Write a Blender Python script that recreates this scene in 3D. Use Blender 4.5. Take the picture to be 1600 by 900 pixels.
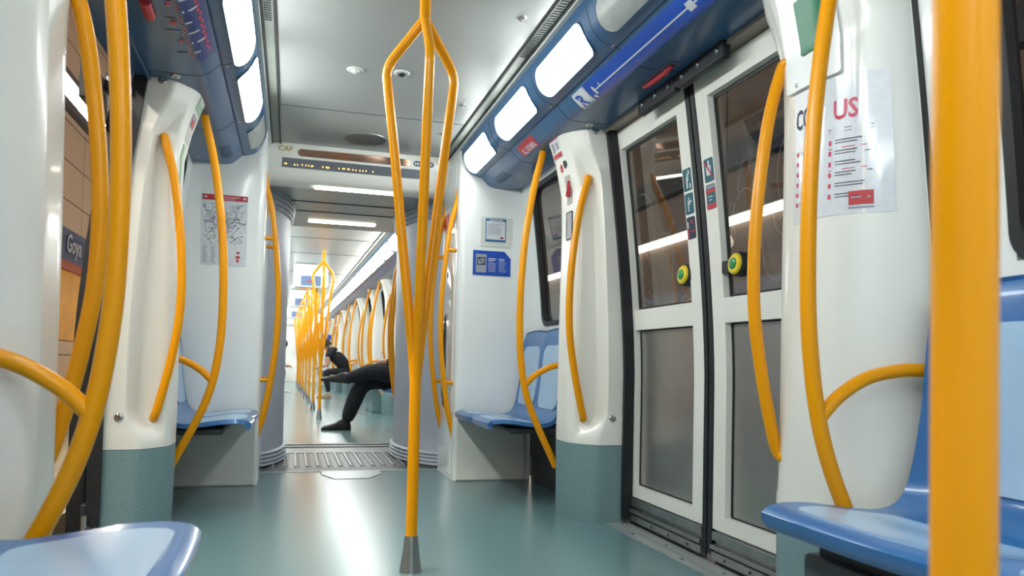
import bpy, bmesh, math, random
from mathutils import Vector, Matrix
random.seed(7)
D = bpy.data; SC = bpy.context.scene; COL = SC.collection
for o in list(D.objects): D.objects.remove(o)

# ------------------------------------------------------------------ camera, world, exposure
cam_d = D.cameras.new('camera'); cam = D.objects.new('camera', cam_d); COL.objects.link(cam); SC.camera = cam
cam_d.sensor_width = 36; cam_d.lens = 26.558; cam_d.shift_y = 0.05; cam_d.clip_start = 0.02; cam_d.clip_end = 200
rx = Vector((0.95960195, -0.28045944, 0.02250775)); dn = Vector((0.03080204, 0.0252007, -0.99920777)); fw = Vector((0.27967004, 0.959535, 0.03282137))
m4 = Matrix.Identity(4)
for i in range(3):
    m4[i][0] = rx[i]; m4[i][1] = -dn[i]; m4[i][2] = -fw[i]
m4[0][3], m4[1][3], m4[2][3] = -0.415, 0.0, 0.75
cam.matrix_world = m4
cam_d.dof.use_dof = True; cam_d.dof.focus_distance = 3.5; cam_d.dof.aperture_fstop = 5.0
W = D.worlds.new('world'); SC.world = W; W.use_nodes = True
bg = W.node_tree.nodes['Background']; bg.inputs[0].default_value = (0.5, 0.55, 0.6, 1); bg.inputs[1].default_value = 0.05
vs = SC.view_settings; vs.view_transform = 'Standard'; vs.look = 'None'; vs.exposure = 0.0; vs.gamma = 1.0; vs.use_curve_mapping = False
LAMP_POWER = 21.5
TUBE_POWER = 115.0

# ------------------------------------------------------------------ materials
MATS = {}
def mat(name, col, rough=0.5, metal=0.0, noise=0.0, nscale=30, bump=0.0, emit=0.0, coat=0.0, spec=0.5, stretch=None, bscale=None):
    if name in MATS: return MATS[name]
    m = D.materials.new(name); m.use_nodes = True; nt = m.node_tree; b = nt.nodes['Principled BSDF']
    b.inputs['Base Color'].default_value = (*col, 1); b.inputs['Roughness'].default_value = rough; b.inputs['Metallic'].default_value = metal
    b.inputs['Coat Weight'].default_value = coat; b.inputs['Coat Roughness'].default_value = 0.08
    b.inputs['Specular IOR Level'].default_value = spec
    tc = nt.nodes.new('ShaderNodeTexCoord'); mp = nt.nodes.new('ShaderNodeMapping'); nt.links.new(tc.outputs['Object'], mp.inputs[0])
    if stretch: mp.inputs['Scale'].default_value = stretch
    if noise > 0:
        n = nt.nodes.new('ShaderNodeTexNoise'); n.inputs['Scale'].default_value = nscale; n.inputs['Detail'].default_value = 5
        nt.links.new(mp.outputs[0], n.inputs['Vector'])
        r = nt.nodes.new('ShaderNodeValToRGB'); r.color_ramp.elements[0].position = 0.3; r.color_ramp.elements[1].position = 0.7
        r.color_ramp.elements[0].color = (*[c * (1 - noise) for c in col], 1); r.color_ramp.elements[1].color = (*[min(1, c * (1 + noise)) for c in col], 1)
        nt.links.new(n.outputs['Fac'], r.inputs[0]); nt.links.new(r.outputs[0], b.inputs['Base Color'])
    if bump > 0:
        n2 = nt.nodes.new('ShaderNodeTexNoise'); n2.inputs['Scale'].default_value = bscale or nscale * 3; nt.links.new(mp.outputs[0], n2.inputs['Vector'])
        bp = nt.nodes.new('ShaderNodeBump'); bp.inputs['Strength'].default_value = bump; bp.inputs['Distance'].default_value = 0.01
        nt.links.new(n2.outputs['Fac'], bp.inputs['Height']); nt.links.new(bp.outputs[0], b.inputs['Normal'])
    if emit > 0:
        b.inputs['Emission Color'].default_value = (*col, 1); b.inputs['Emission Strength'].default_value = emit
    MATS[name] = m; return m

YEL = mat('yellow_enamel', (0.82, 0.325, 0.0), 0.30, coat=0.08, spec=0.28)
WHT = mat('white_grp', (0.80, 0.83, 0.815), 0.28, noise=0.025, nscale=3, coat=0.25)
CRM = mat('cream_grp', (0.80, 0.805, 0.75), 0.3, noise=0.02, nscale=4, coat=0.25)
GWH = mat('glossy_white', (0.76, 0.80, 0.80), 0.10, coat=0.5, noise=0.02, nscale=2)
CEI = mat('ceiling_aluminium', (0.345, 0.365, 0.355), 0.30, 0.15, noise=0.03, nscale=2.5)
COV = mat('cove_blue', (0.034, 0.115, 0.25), 0.32, noise=0.07, nscale=5, coat=0.15)
COVL = mat('cove_blue_dark', (0.032, 0.10, 0.215), 0.30, noise=0.08, nscale=4, coat=0.3)
STRIPG = mat('channel_grey', (0.24, 0.27, 0.23), 0.45, 0.3, noise=0.1, nscale=8)
STRIPW = mat('channel_white', (0.68, 0.71, 0.68), 0.35, noise=0.03)
BLK = mat('black_rubber', (0.010, 0.012, 0.016), 0.5, noise=0.2, nscale=20)
DGR = mat('dark_grey', (0.03, 0.037, 0.045), 0.45, noise=0.1)
STEEL = mat('brushed_steel', (0.42, 0.42, 0.41), 0.32, 0.9, noise=0.15, nscale=20, stretch=(30, 1, 1))
CHROME = mat('chrome', (0.6, 0.6, 0.6), 0.12, 1.0, noise=0.05)
SILL = mat('sill_aluminium', (0.42, 0.46, 0.46), 0.4, 0.5, noise=0.12, nscale=25, stretch=(1, .1, 1))
BELL = mat('bellows_rubber', (0.50, 0.545, 0.63), 0.45, noise=0.05, nscale=4)
BELD = mat('bellows_ring', (0.30, 0.335, 0.39), 0.5, noise=0.08, nscale=8)
SEATB = mat('seat_blue', (0.022, 0.135, 0.36), 0.3, noise=0.06, nscale=8, coat=0.3)
SEATL = mat('seat_light_blue', (0.34, 0.50, 0.68), 0.28, noise=0.04, nscale=10, coat=0.3)
LAMP = mat('lamp_diffuser', (0.95, 1.0, 0.985), 0.5, emit=LAMP_POWER)
LAMPL = mat('lamp_diffuser_left', (0.95, 1.0, 0.985), 0.5, emit=LAMP_POWER * 1.65)
LAMP2 = mat('lamp_diffuser_second_car', (0.97, 1.0, 0.965), 0.5, emit=LAMP_POWER * 1.25)
LENS = mat('unlit_lens', (0.42, 0.45, 0.44), 0.3, noise=0.08, nscale=30)
TUBE = mat('station_tube', (1.0, 0.93, 0.80), 0.5, emit=TUBE_POWER)
TUBE2 = mat('far_station_tube', (1.0, 0.93, 0.80), 0.5, emit=TUBE_POWER * 0.13)
GLAMP = mat('gangway_strip', (1.0, 0.93, 0.78), 0.5, emit=11.0)
RED = mat('sign_red', (0.50, 0.03, 0.04), 0.4, noise=0.05)
PINK = mat('poster_pink_red', (0.62, 0.05, 0.12), 0.4, noise=0.05)
GRN = mat('sign_green', (0.005, 0.17, 0.08), 0.35, noise=0.05)
LGRN = mat('sticker_light_green', (0.30, 0.48, 0.33), 0.4, noise=0.05)
BLU = mat('sign_blue', (0.01, 0.075, 0.45), 0.3, noise=0.05)
MAPB = mat('map_blue', (0.012, 0.085, 0.50), 0.25, noise=0.15, nscale=4, coat=0.3)
MAPD = mat('map_navy', (0.008, 0.035, 0.20), 0.3, noise=0.15, nscale=4)
TEAL = mat('sticker_teal', (0.01, 0.11, 0.15), 0.35, noise=0.05)
INK = mat('ink_dark', (0.02, 0.03, 0.07), 0.5, noise=0.05)
LINE = mat('ink_pale', (0.62, 0.66, 0.72), 0.5, noise=0.05)
GREYL = mat('ink_grey', (0.30, 0.32, 0.38), 0.5, noise=0.05)
PAPER = mat('paper_white', (0.66, 0.69, 0.73), 0.3, noise=0.04, nscale=50, coat=0.4)
CLEAR = mat('holder_pale', (0.63, 0.67, 0.63), 0.2, noise=0.03, coat=0.4)
GOLD = mat('logo_gold', (0.42, 0.33, 0.03), 0.4, noise=0.05)
LED = mat('led_amber', (1.0, 0.50, 0.08), 0.5, emit=3.0)
DISP = mat('display_grey', (0.085, 0.10, 0.13), 0.35, noise=0.1, nscale=200)
MIRR = mat('brown_window', (0.16, 0.09, 0.06), 0.08, 0.7, noise=0.4, nscale=12, stretch=(1, 8, 8))
BYEL = mat('button_yellow', (0.80, 0.60, 0.02), 0.3, noise=0.04)
BGRN = mat('button_green', (0.01, 0.25, 0.09), 0.3, noise=0.04)
CLOTH = mat('black_cloth', (0.010, 0.011, 0.015), 0.85, noise=0.3, nscale=20, bump=0.3)
SHOE = mat('black_leather', (0.012, 0.011, 0.011), 0.4, noise=0.3, nscale=20)
SKIN = mat('skin', (0.55, 0.32, 0.22), 0.5, noise=0.06, nscale=12)
HAIR = mat('dark_hair', (0.02, 0.014, 0.01), 0.6, noise=0.3, nscale=60)
CORAL = mat('coral_cloth', (0.62, 0.08, 0.10), 0.8, noise=0.1, nscale=20)
TAN = mat('tan_shoe', (0.33, 0.22, 0.13), 0.6, noise=0.1)
PALE = mat('pale_shoe', (0.6, 0.6, 0.58), 0.6, noise=0.05)
BEIGE = mat('header_beige', (0.30, 0.27, 0.23), 0.45, noise=0.06)
ORNG = mat('station_orange', (0.88, 0.42, 0.03), 0.5, noise=0.15, nscale=2)
ORRD = mat('station_red', (0.45, 0.10, 0.05), 0.5, noise=0.05)
SBLU = mat('station_band_blue', (0.07, 0.10, 0.20), 0.4, noise=0.08)
SPLAT = mat('station_floor', (0.34, 0.28, 0.18), 0.5, noise=0.2, nscale=3)
DARK = mat('tunnel_dark', (0.02, 0.018, 0.018), 0.8, noise=0.3, nscale=3)

def floor_mat():
    m = D.materials.new('floor_vinyl'); m.use_nodes = True; nt = m.node_tree; b = nt.nodes['Principled BSDF']
    tc = nt.nodes.new('ShaderNodeTexCoord'); v = nt.nodes.new('ShaderNodeTexVoronoi'); v.inputs['Scale'].default_value = 260
    nt.links.new(tc.outputs['Object'], v.inputs['Vector'])
    r = nt.nodes.new('ShaderNodeValToRGB'); e = r.color_ramp.elements
    e[0].position = 0.10; e[0].color = (0.09, 0.165, 0.175, 1); e[1].position = 0.30; e[1].color = (0.13, 0.23, 0.243, 1)
    nt.links.new(v.outputs['Distance'], r.inputs[0]); nt.links.new(r.outputs[0], b.inputs['Base Color'])
    b.inputs['Roughness'].default_value = 0.24; b.inputs['Specular IOR Level'].default_value = 0.75
    return m
FLOOR = floor_mat()

def speckle_mat():
    m = D.materials.new('kick_panel_speckle'); m.use_nodes = True; nt = m.node_tree; b = nt.nodes['Principled BSDF']
    tc = nt.nodes.new('ShaderNodeTexCoord'); v = nt.nodes.new('ShaderNodeTexVoronoi'); v.inputs['Scale'].default_value = 90
    nt.links.new(tc.outputs['Object'], v.inputs['Vector'])
    r = nt.nodes.new('ShaderNodeValToRGB'); e = r.color_ramp.elements
    e[0].position = 0.13; e[0].color = (0.05, 0.08, 0.095, 1); e[1].position = 0.20; e[1].color = (0.175, 0.28, 0.30, 1)
    nt.links.new(v.outputs['Distance'], r.inputs[0]); nt.links.new(r.outputs[0], b.inputs['Base Color'])
    b.inputs['Roughness'].default_value = 0.45
    return m
KICK = speckle_mat()

def glass_mat(name, tint, gloss, rough=0.02):
    m = D.materials.new(name); m.use_nodes = True; nt = m.node_tree; nt.nodes.clear()
    out = nt.nodes.new('ShaderNodeOutputMaterial'); mx = nt.nodes.new('ShaderNodeMixShader')
    t = nt.nodes.new('ShaderNodeBsdfTransparent'); t.inputs[0].default_value = (*tint, 1)
    g = nt.nodes.new('ShaderNodeBsdfGlossy'); g.inputs['Roughness'].default_value = rough; g.inputs[0].default_value = (1, 1, 1, 1)
    lw = nt.nodes.new('ShaderNodeLayerWeight'); lw.inputs[0].default_value = 0.5
    pw = nt.nodes.new('ShaderNodeMath'); pw.operation = 'POWER'; pw.inputs[1].default_value = 4.0; nt.links.new(lw.outputs['Facing'], pw.inputs[0])
    ma = nt.nodes.new('ShaderNodeMath'); ma.operation = 'MULTIPLY_ADD'; ma.inputs[1].default_value = 0.85; ma.inputs[2].default_value = gloss; nt.links.new(pw.outputs[0], ma.inputs[0])
    nt.links.new(ma.outputs[0], mx.inputs[0]); nt.links.new(t.outputs[0], mx.inputs[1]); nt.links.new(g.outputs[0], mx.inputs[2])
    nt.links.new(mx.outputs[0], out.inputs[0]); return m
GLASS = glass_mat('door_glass', (0.52, 0.50, 0.48), 0.04)
STAINL = mat('door_lower_panel', (0.44, 0.415, 0.39), 0.33, 0.85, noise=0.12, nscale=3, bump=0.05, bscale=300)

def brown_panels(name='station_brown_panels', k=1.8):
    m = D.materials.new(name); m.use_nodes = True; nt = m.node_tree; b = nt.nodes['Principled BSDF']
    tc = nt.nodes.new('ShaderNodeTexCoord'); sx = nt.nodes.new('ShaderNodeSeparateXYZ'); cx = nt.nodes.new('ShaderNodeCombineXYZ')
    nt.links.new(tc.outputs['Object'], sx.inputs[0]); nt.links.new(sx.outputs[1], cx.inputs[0]); nt.links.new(sx.outputs[2], cx.inputs[1])
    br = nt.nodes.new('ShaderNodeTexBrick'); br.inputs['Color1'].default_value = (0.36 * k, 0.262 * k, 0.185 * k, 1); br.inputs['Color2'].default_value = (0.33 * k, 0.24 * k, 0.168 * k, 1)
    br.inputs['Mortar'].default_value = (0.12, 0.08, 0.06, 1); br.inputs['Scale'].default_value = 1.0; br.inputs['Mortar Size'].default_value = 0.008
    br.inputs['Brick Width'].default_value = 1.6; br.inputs['Row Height'].default_value = 0.42; br.offset = 0.0
    nt.links.new(cx.outputs[0], br.inputs['Vector']); nt.links.new(br.outputs[0], b.inputs['Base Color']); b.inputs['Roughness'].default_value = 0.55
    return m
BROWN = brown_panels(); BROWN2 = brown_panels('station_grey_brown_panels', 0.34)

# ------------------------------------------------------------------ object helpers
ORG = {}
def tag(o, label=None, cat=None, group=None, kind=None):
    if label: o['label'] = label
    if cat: o['category'] = cat
    if group: o['group'] = group
    if kind: o['kind'] = kind
    return o
def thing(name, loc, label, cat, group=None):
    o = D.objects.new(name, None); COL.objects.link(o); o.location = loc; o.empty_display_size = 0.05
    ORG[o.name] = Vector(loc); tag(o, label, cat, group); return o
def obj(name, geo, m, parent=None, smooth=False, label=None, bevel=0.0, recalc=True):
    V, F = geo[0], geo[1]
    me = D.meshes.new(name)
    if parent is not None: base = ORG[parent.name]
    else:
        xs = [v[0] for v in V]; ys = [v[1] for v in V]; zs = [v[2] for v in V]
        base = Vector(((min(xs) + max(xs)) / 2, (min(ys) + max(ys)) / 2, min(zs)))
    me.from_pydata([tuple(Vector(v) - base) for v in V], [], F)
    if recalc:
        bm = bmesh.new(); bm.from_mesh(me); bmesh.ops.recalc_face_normals(bm, faces=bm.faces); bm.to_mesh(me); bm.free()
    me.materials.append(m)
    if smooth:
        for p in me.polygons: p.use_smooth = True
        try: me.set_sharp_from_angle(angle=math.radians(40))
        except Exception: pass
    o = D.objects.new(name, me); COL.objects.link(o)
    if parent is not None: o.parent = parent; ORG[o.name] = base
    else: o.location = base; ORG[o.name] = base
    if bevel > 0:
        md = o.modifiers.new('bevel', 'BEVEL'); md.width = bevel; md.segments = 2; md.limit_method = 'ANGLE'; md.angle_limit = math.radians(40)
    if label: o['label'] = label
    return o
def struct(name, geo, m, **k):
    o = obj(name, geo, m, **k); o['kind'] = 'structure'; return o
def join(*gs):
    V, F = [], []
    for g in gs:
        n = len(V); V += list(g[0]); F += [tuple(i + n for i in f) for f in g[1]]
    return V, F
def box(x0, x1, y0, y1, z0, z1):
    x0, x1 = sorted((x0, x1)); y0, y1 = sorted((y0, y1)); z0, z1 = sorted((z0, z1))
    V = [(x, y, z) for z in (z0, z1) for y in (y0, y1) for x in (x0, x1)]
    return V, [(0, 2, 3, 1), (4, 5, 7, 6), (0, 1, 5, 4), (2, 6, 7, 3), (0, 4, 6, 2), (1, 3, 7, 5)]
def catmull(P, n=8):
    P = [Vector(p) for p in P]; out = []
    for i in range(len(P) - 1):
        p0 = P[i - 1] if i else P[0] * 2 - P[1]; p1 = P[i]; p2 = P[i + 1]; p3 = P[i + 2] if i + 2 < len(P) else P[-1] * 2 - P[-2]
        for k in range(n):
            t = k / n
            out.append(0.5 * ((2 * p1) + (p2 - p0) * t + (2 * p0 - 5 * p1 + 4 * p2 - p3) * t * t + (3 * p1 - p0 - 3 * p2 + p3) * t ** 3))
    out.append(P[-1]); return out
def tube(P, r, n=16, sub=8, cap=True, round_end=False):
    pts = catmull(P, sub) if sub > 1 else [Vector(p) for p in P]
    N = len(pts); rad = r if callable(r) else (lambda t: r)
    V, F = [], []
    T = [(pts[min(i + 1, N - 1)] - pts[max(i - 1, 0)]).normalized() for i in range(N)]
    a = Vector((0, 1, 0)) if abs(T[0].y) < 0.9 else Vector((1, 0, 0))
    nrm = (a - T[0] * a.dot(T[0])).normalized()
    for i in range(N):
        nrm = (nrm - T[i] * nrm.dot(T[i])).normalized(); bn = T[i].cross(nrm); rr = rad(i / (N - 1))
        for k in range(n):
            an = 2 * math.pi * k / n; V.append(tuple(pts[i] + (nrm * math.cos(an) + bn * math.sin(an)) * rr))
    for i in range(N - 1):
        for k in range(n):
            F.append((i * n + k, i * n + (k + 1) % n, (i + 1) * n + (k + 1) % n, (i + 1) * n + k))
    if cap: F.append(tuple(range(n))[::-1]); F.append(tuple(range((N - 1) * n, N * n)))
    return V, F
def lathe(c, prof, n=24, axis='z', a=None, b=None, d=None):
    # prof: list of (radius, height); axis vectors
    c = Vector(c)
    if d is None: d = Vector((0, 0, 1)); a = Vector((1, 0, 0)); b = Vector((0, 1, 0))
    V, F = [], []
    for r, h in prof:
        for k in range(n):
            t = 2 * math.pi * k / n; V.append(tuple(c + d * h + a * (r * math.cos(t)) + b * (r * math.sin(t))))
    for i in range(len(prof) - 1):
        for k in range(n): F.append((i * n + k, i * n + (k + 1) % n, (i + 1) * n + (k + 1) % n, (i + 1) * n + k))
    F.append(tuple(range(n))[::-1]); F.append(tuple(range((len(prof) - 1) * n, len(prof) * n)))
    return V, F
def disc_axis(d):
    d = Vector(d).normalized(); a = Vector((0, 1, 0)) if abs(d.y) < 0.9 else Vector((1, 0, 0)); a = (a - d * a.dot(d)).normalized(); return d, a, d.cross(a)
def stud(c, d, r, h, n=16):
    d, a, b = disc_axis(d); return lathe(c, [(r, -0.004), (r, h * 0.6), (r * 0.8, h), (r * 0.42, h), (r * 0.4, h * 0.55)], n, a=a, b=b, d=d)
def extr(prof, y0, y1, closed=True):
    n = len(prof); V = [(p[0], y0, p[1]) for p in prof] + [(p[0], y1, p[1]) for p in prof]; F = []
    for i in range(n if closed else n - 1): F.append((i, (i + 1) % n, n + (i + 1) % n, n + i))
    if closed: F.append(tuple(range(n))[::-1]); F.append(tuple(range(n, 2 * n)))
    return V, F
def prism_z(poly, z0, z1):
    n = len(poly); V = [(p[0], p[1], z0) for p in poly] + [(p[0], p[1], z1) for p in poly]
    F = [(i, (i + 1) % n, n + (i + 1) % n, n + i) for i in range(n)] + [tuple(range(n))[::-1], tuple(range(n, 2 * n))]
    return V, F
def interp(tab, x):
    if x <= tab[0][0]: return tab[0][1]
    for (a, b), (c, d) in zip(tab, tab[1:]):
        if x <= c: return b + (d - b) * (x - a) / (c - a)
    return tab[-1][1]
def smooth_tab(tab, n=8):
    p = catmull([(a, b, 0) for a, b in tab], n); return [(v.x, v.y) for v in p]

# decals that follow a surface S(a, b) -> Vector
def nrm_of(S, a, b, e=1e-3):
    p = S(a, b); return (S(a + e, b) - p).cross(S(a, b + e) - p).normalized()
def patch(S, a0, a1, b0, b1, eps=0.0015, r=0.0, na=10, nb=12, sign=1, thick=None):
    V, F = [], []; th = eps if thick is None else thick; ac = (a0 + a1) / 2; ha = abs(a1 - a0) / 2; hb = abs(b1 - b0) / 2
    bs = [b0 + (b1 - b0) * i / nb for i in range(nb + 1)]
    if r > 0:
        ex = [r * (1 - math.cos(math.pi / 2 * k / 5)) for k in range(6)]
        sg = 1 if b1 > b0 else -1
        bs = [b0 + sg * e for e in ex] + [b0 + (b1 - b0) * i / nb for i in range(nb + 1) if r < hb * 2 * i / nb < 2 * hb - r] + [b1 - sg * e for e in reversed(ex)]
    for b in bs:
        dd = min(abs(b - b0), abs(b - b1)); h = ha
        if r > 0 and dd < r: h = ha - r + math.sqrt(max(0, r * r - (r - dd) ** 2))
        h = max(h, 1e-4)
        for i in range(na + 1):
            a = ac - h + 2 * h * i / na; n = nrm_of(S, a, b) * sign; V.append(tuple(S(a, b) + n * eps))
    n0 = len(V); w = na + 1
    for i in range(len(bs) - 1):
        for k in range(na): F.append((i * w + k, i * w + k + 1, (i + 1) * w + k + 1, (i + 1) * w + k))
    # thickness back to the surface
    rim = list(range(w)) + [i * w + na for i in range(1, len(bs))] + [(len(bs) - 1) * w + k for k in range(na - 1, -1, -1)] + [i * w for i in range(len(bs) - 2, 0, -1)]
    m0 = len(V)
    cnt = len(rim)
    cen = Vector((0, 0, 0))
    for j, i in enumerate(rim):
        row, k = divmod(i, w); b = bs[row]; dd = min(abs(b - b0), abs(b - b1)); h = ha
        if r > 0 and dd < r: h = ha - r + math.sqrt(max(0, r * r - (r - dd) ** 2))
        a = ac - max(h, 1e-4) + 2 * max(h, 1e-4) * k / na
        n = nrm_of(S, a, b) * sign; V.append(tuple(Vector(V[i]) - n * th))
    for j in range(cnt): F.append((rim[j], rim[(j + 1) % cnt], m0 + (j + 1) % cnt, m0 + j))
    return V, F
TXT = {}
def text_geo(s):
    if s in TXT: return TXT[s]
    c = D.curves.new('t', 'FONT'); c.body = s; c.size = 1.0; c.resolution_u = 2; c.offset = 0.020
    o = D.objects.new('t', c); COL.objects.link(o); dg = bpy.context.evaluated_depsgraph_get()
    me = D.meshes.new_from_object(o.evaluated_get(dg))
    V = [tuple(v.co) for v in me.vertices]; F = [tuple(p.vertices) for p in me.polygons]
    D.objects.remove(o); D.curves.remove(c); D.meshes.remove(me)
    x0 = min(v[0] for v in V); x1 = max(v[0] for v in V); TXT[s] = ([(v[0] - x0, v[1], 0) for v in V], F, x1 - x0); return TXT[s]
def text_on(S, s, a, b, h, w=None, eps=0.0025, sign=1, da=1, db=1, slant=0.0, rot90=False):
    V0, F, w0 = text_geo(s); sc = h / 0.72; sx = (w / w0) if w else sc; V = []
    for x, y, z in V0:
        u = x * sx + y * sc * slant; v = y * sc
        if rot90: u, v = v, u
        p = S(a + da * u, b + db * v); V.append(tuple(p + nrm_of(S, a + da * u, b + db * v) * sign * eps))
    return V, F
def bars(S, rects, eps=0.002, sign=1):
    return join(*[patch(S, *r, eps=eps, na=2, nb=2, sign=sign, thick=0.0008) for r in rects])

# ------------------------------------------------------------------ body section
def xw(z):                      # inner wall line
    return 1.115 - (0.12 * (max(0, z - 0.7) / 1.22) ** 1.5)
def xd(z): return xw(z) + 0.06  # door line
CEIL = 2.14
COVE = smooth_tab([(0.595, 2.115), (0.602, 2.07), (0.625, 2.005), (0.665, 1.965), (0.718, 1.948)], 4) + [(0.726, 1.952)] + smooth_tab([(0.734, 1.943), (0.757, 1.920), (0.785, 1.898), (0.82, 1.889), (0.89, 1.887), (1.02, 1.892)], 4)
def cove_arc():                 # arc length table over the cove profile
    L = [0]
    for p, q in zip(COVE, COVE[1:]): L.append(L[-1] + math.dist(p, q))
    return L
CL = cove_arc()
TX = list(zip(CL, [p[0] for p in COVE])); TZ = list(zip(CL, [p[1] for p in COVE]))
def S_cove(s): return lambda y, t: Vector((s * interp(TX, t), y, interp(TZ, t)))
ARC_LAMP0, ARC_LAMP1 = 0.045, 0.185
ARC_CREASE = CL[16 + 0]

def curved(s, xf, y0, y1, z0, z1, th, n=16):
    V, F = [], []
    for i in range(n + 1):
        z = z0 + (z1 - z0) * i / n; x = xf(z)
        V += [(s * x, y0, z), (s * x, y1, z), (s * (x + th), y1, z), (s * (x + th), y0, z)]
    for i in range(n):
        a = i * 4
        for k in range(4): F.append((a + k, a + (k + 1) % 4, a + 4 + (k + 1) % 4, a + 4 + k))
    F.append((0, 1, 2, 3)); e = n * 4; F.append((e, e + 1, e + 2, e + 3)); return V, F
def S_wall(s, off=0.0): return lambda y, z: Vector((s * (xw(z) + off), y, z))
def S_door(s, off=0.0): return lambda y, z: Vector((s * (xd(z) + off), y, z))
def ring(S, a0, a1, b0, b1, w, r, eps, depth, sign, n=6):
    # rounded rectangular ring of width w, standing eps proud of S and sunk by depth
    def loop(o):
        A0, A1, B0, B1 = a0 + o, a1 - o, b0 + o, b1 - o; R = max(0.002, r - o); P = []
        for cx, cy, t0 in ((A1 - R, B1 - R, 0), (A0 + R, B1 - R, 90), (A0 + R, B0 + R, 180), (A1 - R, B0 + R, 270)):
            for k in range(n + 1):
                t = math.radians(t0 + 90 * k / n); P.append((cx + R * math.cos(t), cy + R * math.sin(t)))
        q = []
        for p, p2 in zip(P, P[1:] + P[:1]):
            q.append(p); d = math.dist(p, p2)
            if d > 0.12:
                m = int(d / 0.08)
                for k in range(1, m): q.append((p[0] + (p2[0] - p[0]) * k / m, p[1] + (p2[1] - p[1]) * k / m))
        return q
    o_, i_ = loop(0), loop(w)
    # resample inner with same parameterisation
    c = ((a0 + a1) / 2, (b0 + b1) / 2); fx = ((a1 - a0) / 2 - w) / ((a1 - a0) / 2); fy = ((b1 - b0) / 2 - w) / ((b1 - b0) / 2)
    i_ = [(c[0] + (p[0] - c[0]) * fx, c[1] + (p[1] - c[1]) * fy) for p in o_]
    N = len(o_); V = []
    for P, e in ((o_, -depth), (o_, eps), (i_, eps), (i_, -depth)):
        for p in P: V.append(tuple(S(*p) + nrm_of(S, *p) * sign * e))
    F = []
    for j in range(4):
        for k in range(N): F.append((j * N + k, j * N + (k + 1) % N, ((j + 1) % 4) * N + (k + 1) % N, ((j + 1) % 4) * N + k))
    return V, F

NUM = {'window': 0, 'door': 0, 'trim': 0, 'baseboard_and_shade': 0}
def num(k): NUM[k] += 1; return f'{k}_{NUM[k]}'
SGN = {1: 1, -1: -1}
def sg(s): return -s    # normal sign so that decals on walls face the aisle: d/dy x d/dz = +x

# ------------------------------------------------------------------ wall bay with a window
def wall_bay(s, y0, y1, w0, w1, name):
    g = [curved(s, xw, y0, y1, 0.0, 1.0, 0.05), curved(s, xw, y0, y1, 1.85, 1.95, 0.05, 3)]
    g.append(curved(s, xw, y0, w0, 1.0, 1.85, 0.05)); g.append(curved(s, xw, w1, y1, 1.0, 1.85, 0.05))
    struct(name, join(*g), WHT, smooth=True)
    wn = struct(num('window'), ring(S_wall(s), w0 - 0.01, w1 + 0.01, 0.99, 1.86, 0.028, 0.07, 0.008, 0.03, sg(s)), BLK, smooth=True)
    obj('window_pane', curved(s, lambda z: xw(z) + 0.02, w0, w1, 1.0, 1.85, 0.006), GLASS, wn, smooth=True)
    return wn

# ------------------------------------------------------------------ door leaf
def door_leaf(s, y0, y1, dx=0.0, far=False):
    xf = lambda z: xd(z) + dx; st = 0.085
    g = [curved(s, xf, y0, y0 + st, 0.13, 1.875, 0.045), curved(s, xf, y1 - st, y1, 0.13, 1.875, 0.045),
         curved(s, xf, y0 + st, y1 - st, 1.79, 1.875, 0.045, 3), curved(s, xf, y0 + st, y1 - st, 0.925, 1.02, 0.045, 3), curved(s, xf, y0 + st, y1 - st, 0.13, 0.185, 0.045, 2)]
    d = struct(num('door'), join(*g), CRM, smooth=True)
    xg = lambda z: xf(z) + 0.03; Sg = lambda y, z: Vector((s * xg(z), y, z))
    obj('window_pane', curved(s, xg, y0 + st, y1 - st, 1.02, 1.79, 0.006), GLASS, d, smooth=True, label='tinted glass pane of the door')
    obj('lower_panel', curved(s, xg, y0 + st, y1 - st, 0.185, 0.925, 0.008), STAINL, d, smooth=True, label='brushed steel lower panel')
    if not far:
        obj('pane_gasket', ring(Sg, y0 + st, y1 - st, 1.02, 1.79, 0.012, 0.012, 0.004, 0.0, sg(s)), BLK, d)
        obj('panel_gasket', ring(Sg, y0 + st, y1 - st, 0.185, 0.925, 0.006, 0.008, 0.004, 0.0, sg(s)), BLK, d)
    return d
def door_button(d, s, y, z, arm, dx=0.0):
    S = lambda yy, zz: Vector((s * (xd(zz) + 0.03 + dx), yy, zz)); n = Vector((-s, 0, 0.07)).normalized(); c = S(y, z)
    dd, a, b = disc_axis(n)
    hs = obj('button_housing', join(lathe(c, [(0.046, 0.0), (0.046, 0.03), (0.042, 0.036)], 28, a=a, b=b, d=dd), box(s * (xd(z) - 0.004), s * (xd(z) + 0.03), y, y + arm, z - 0.022, z + 0.022)), BLK, d, smooth=True, label='black button housing')
    bt = obj('door_button', lathe(c + n * 0.034, [(0.040, 0), (0.040, 0.006), (0.035, 0.012), (0.024, 0.013)], 28, a=a, b=b, d=dd), BYEL, hs, smooth=True, label='yellow ring of the door button')
    obj('button_centre', lathe(c + n * 0.047, [(0.021, 0), (0.021, 0.004), (0.017, 0.006)], 24, a=a, b=b, d=dd), BGRN, hs, smooth=True, label='green centre of the door button')

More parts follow.
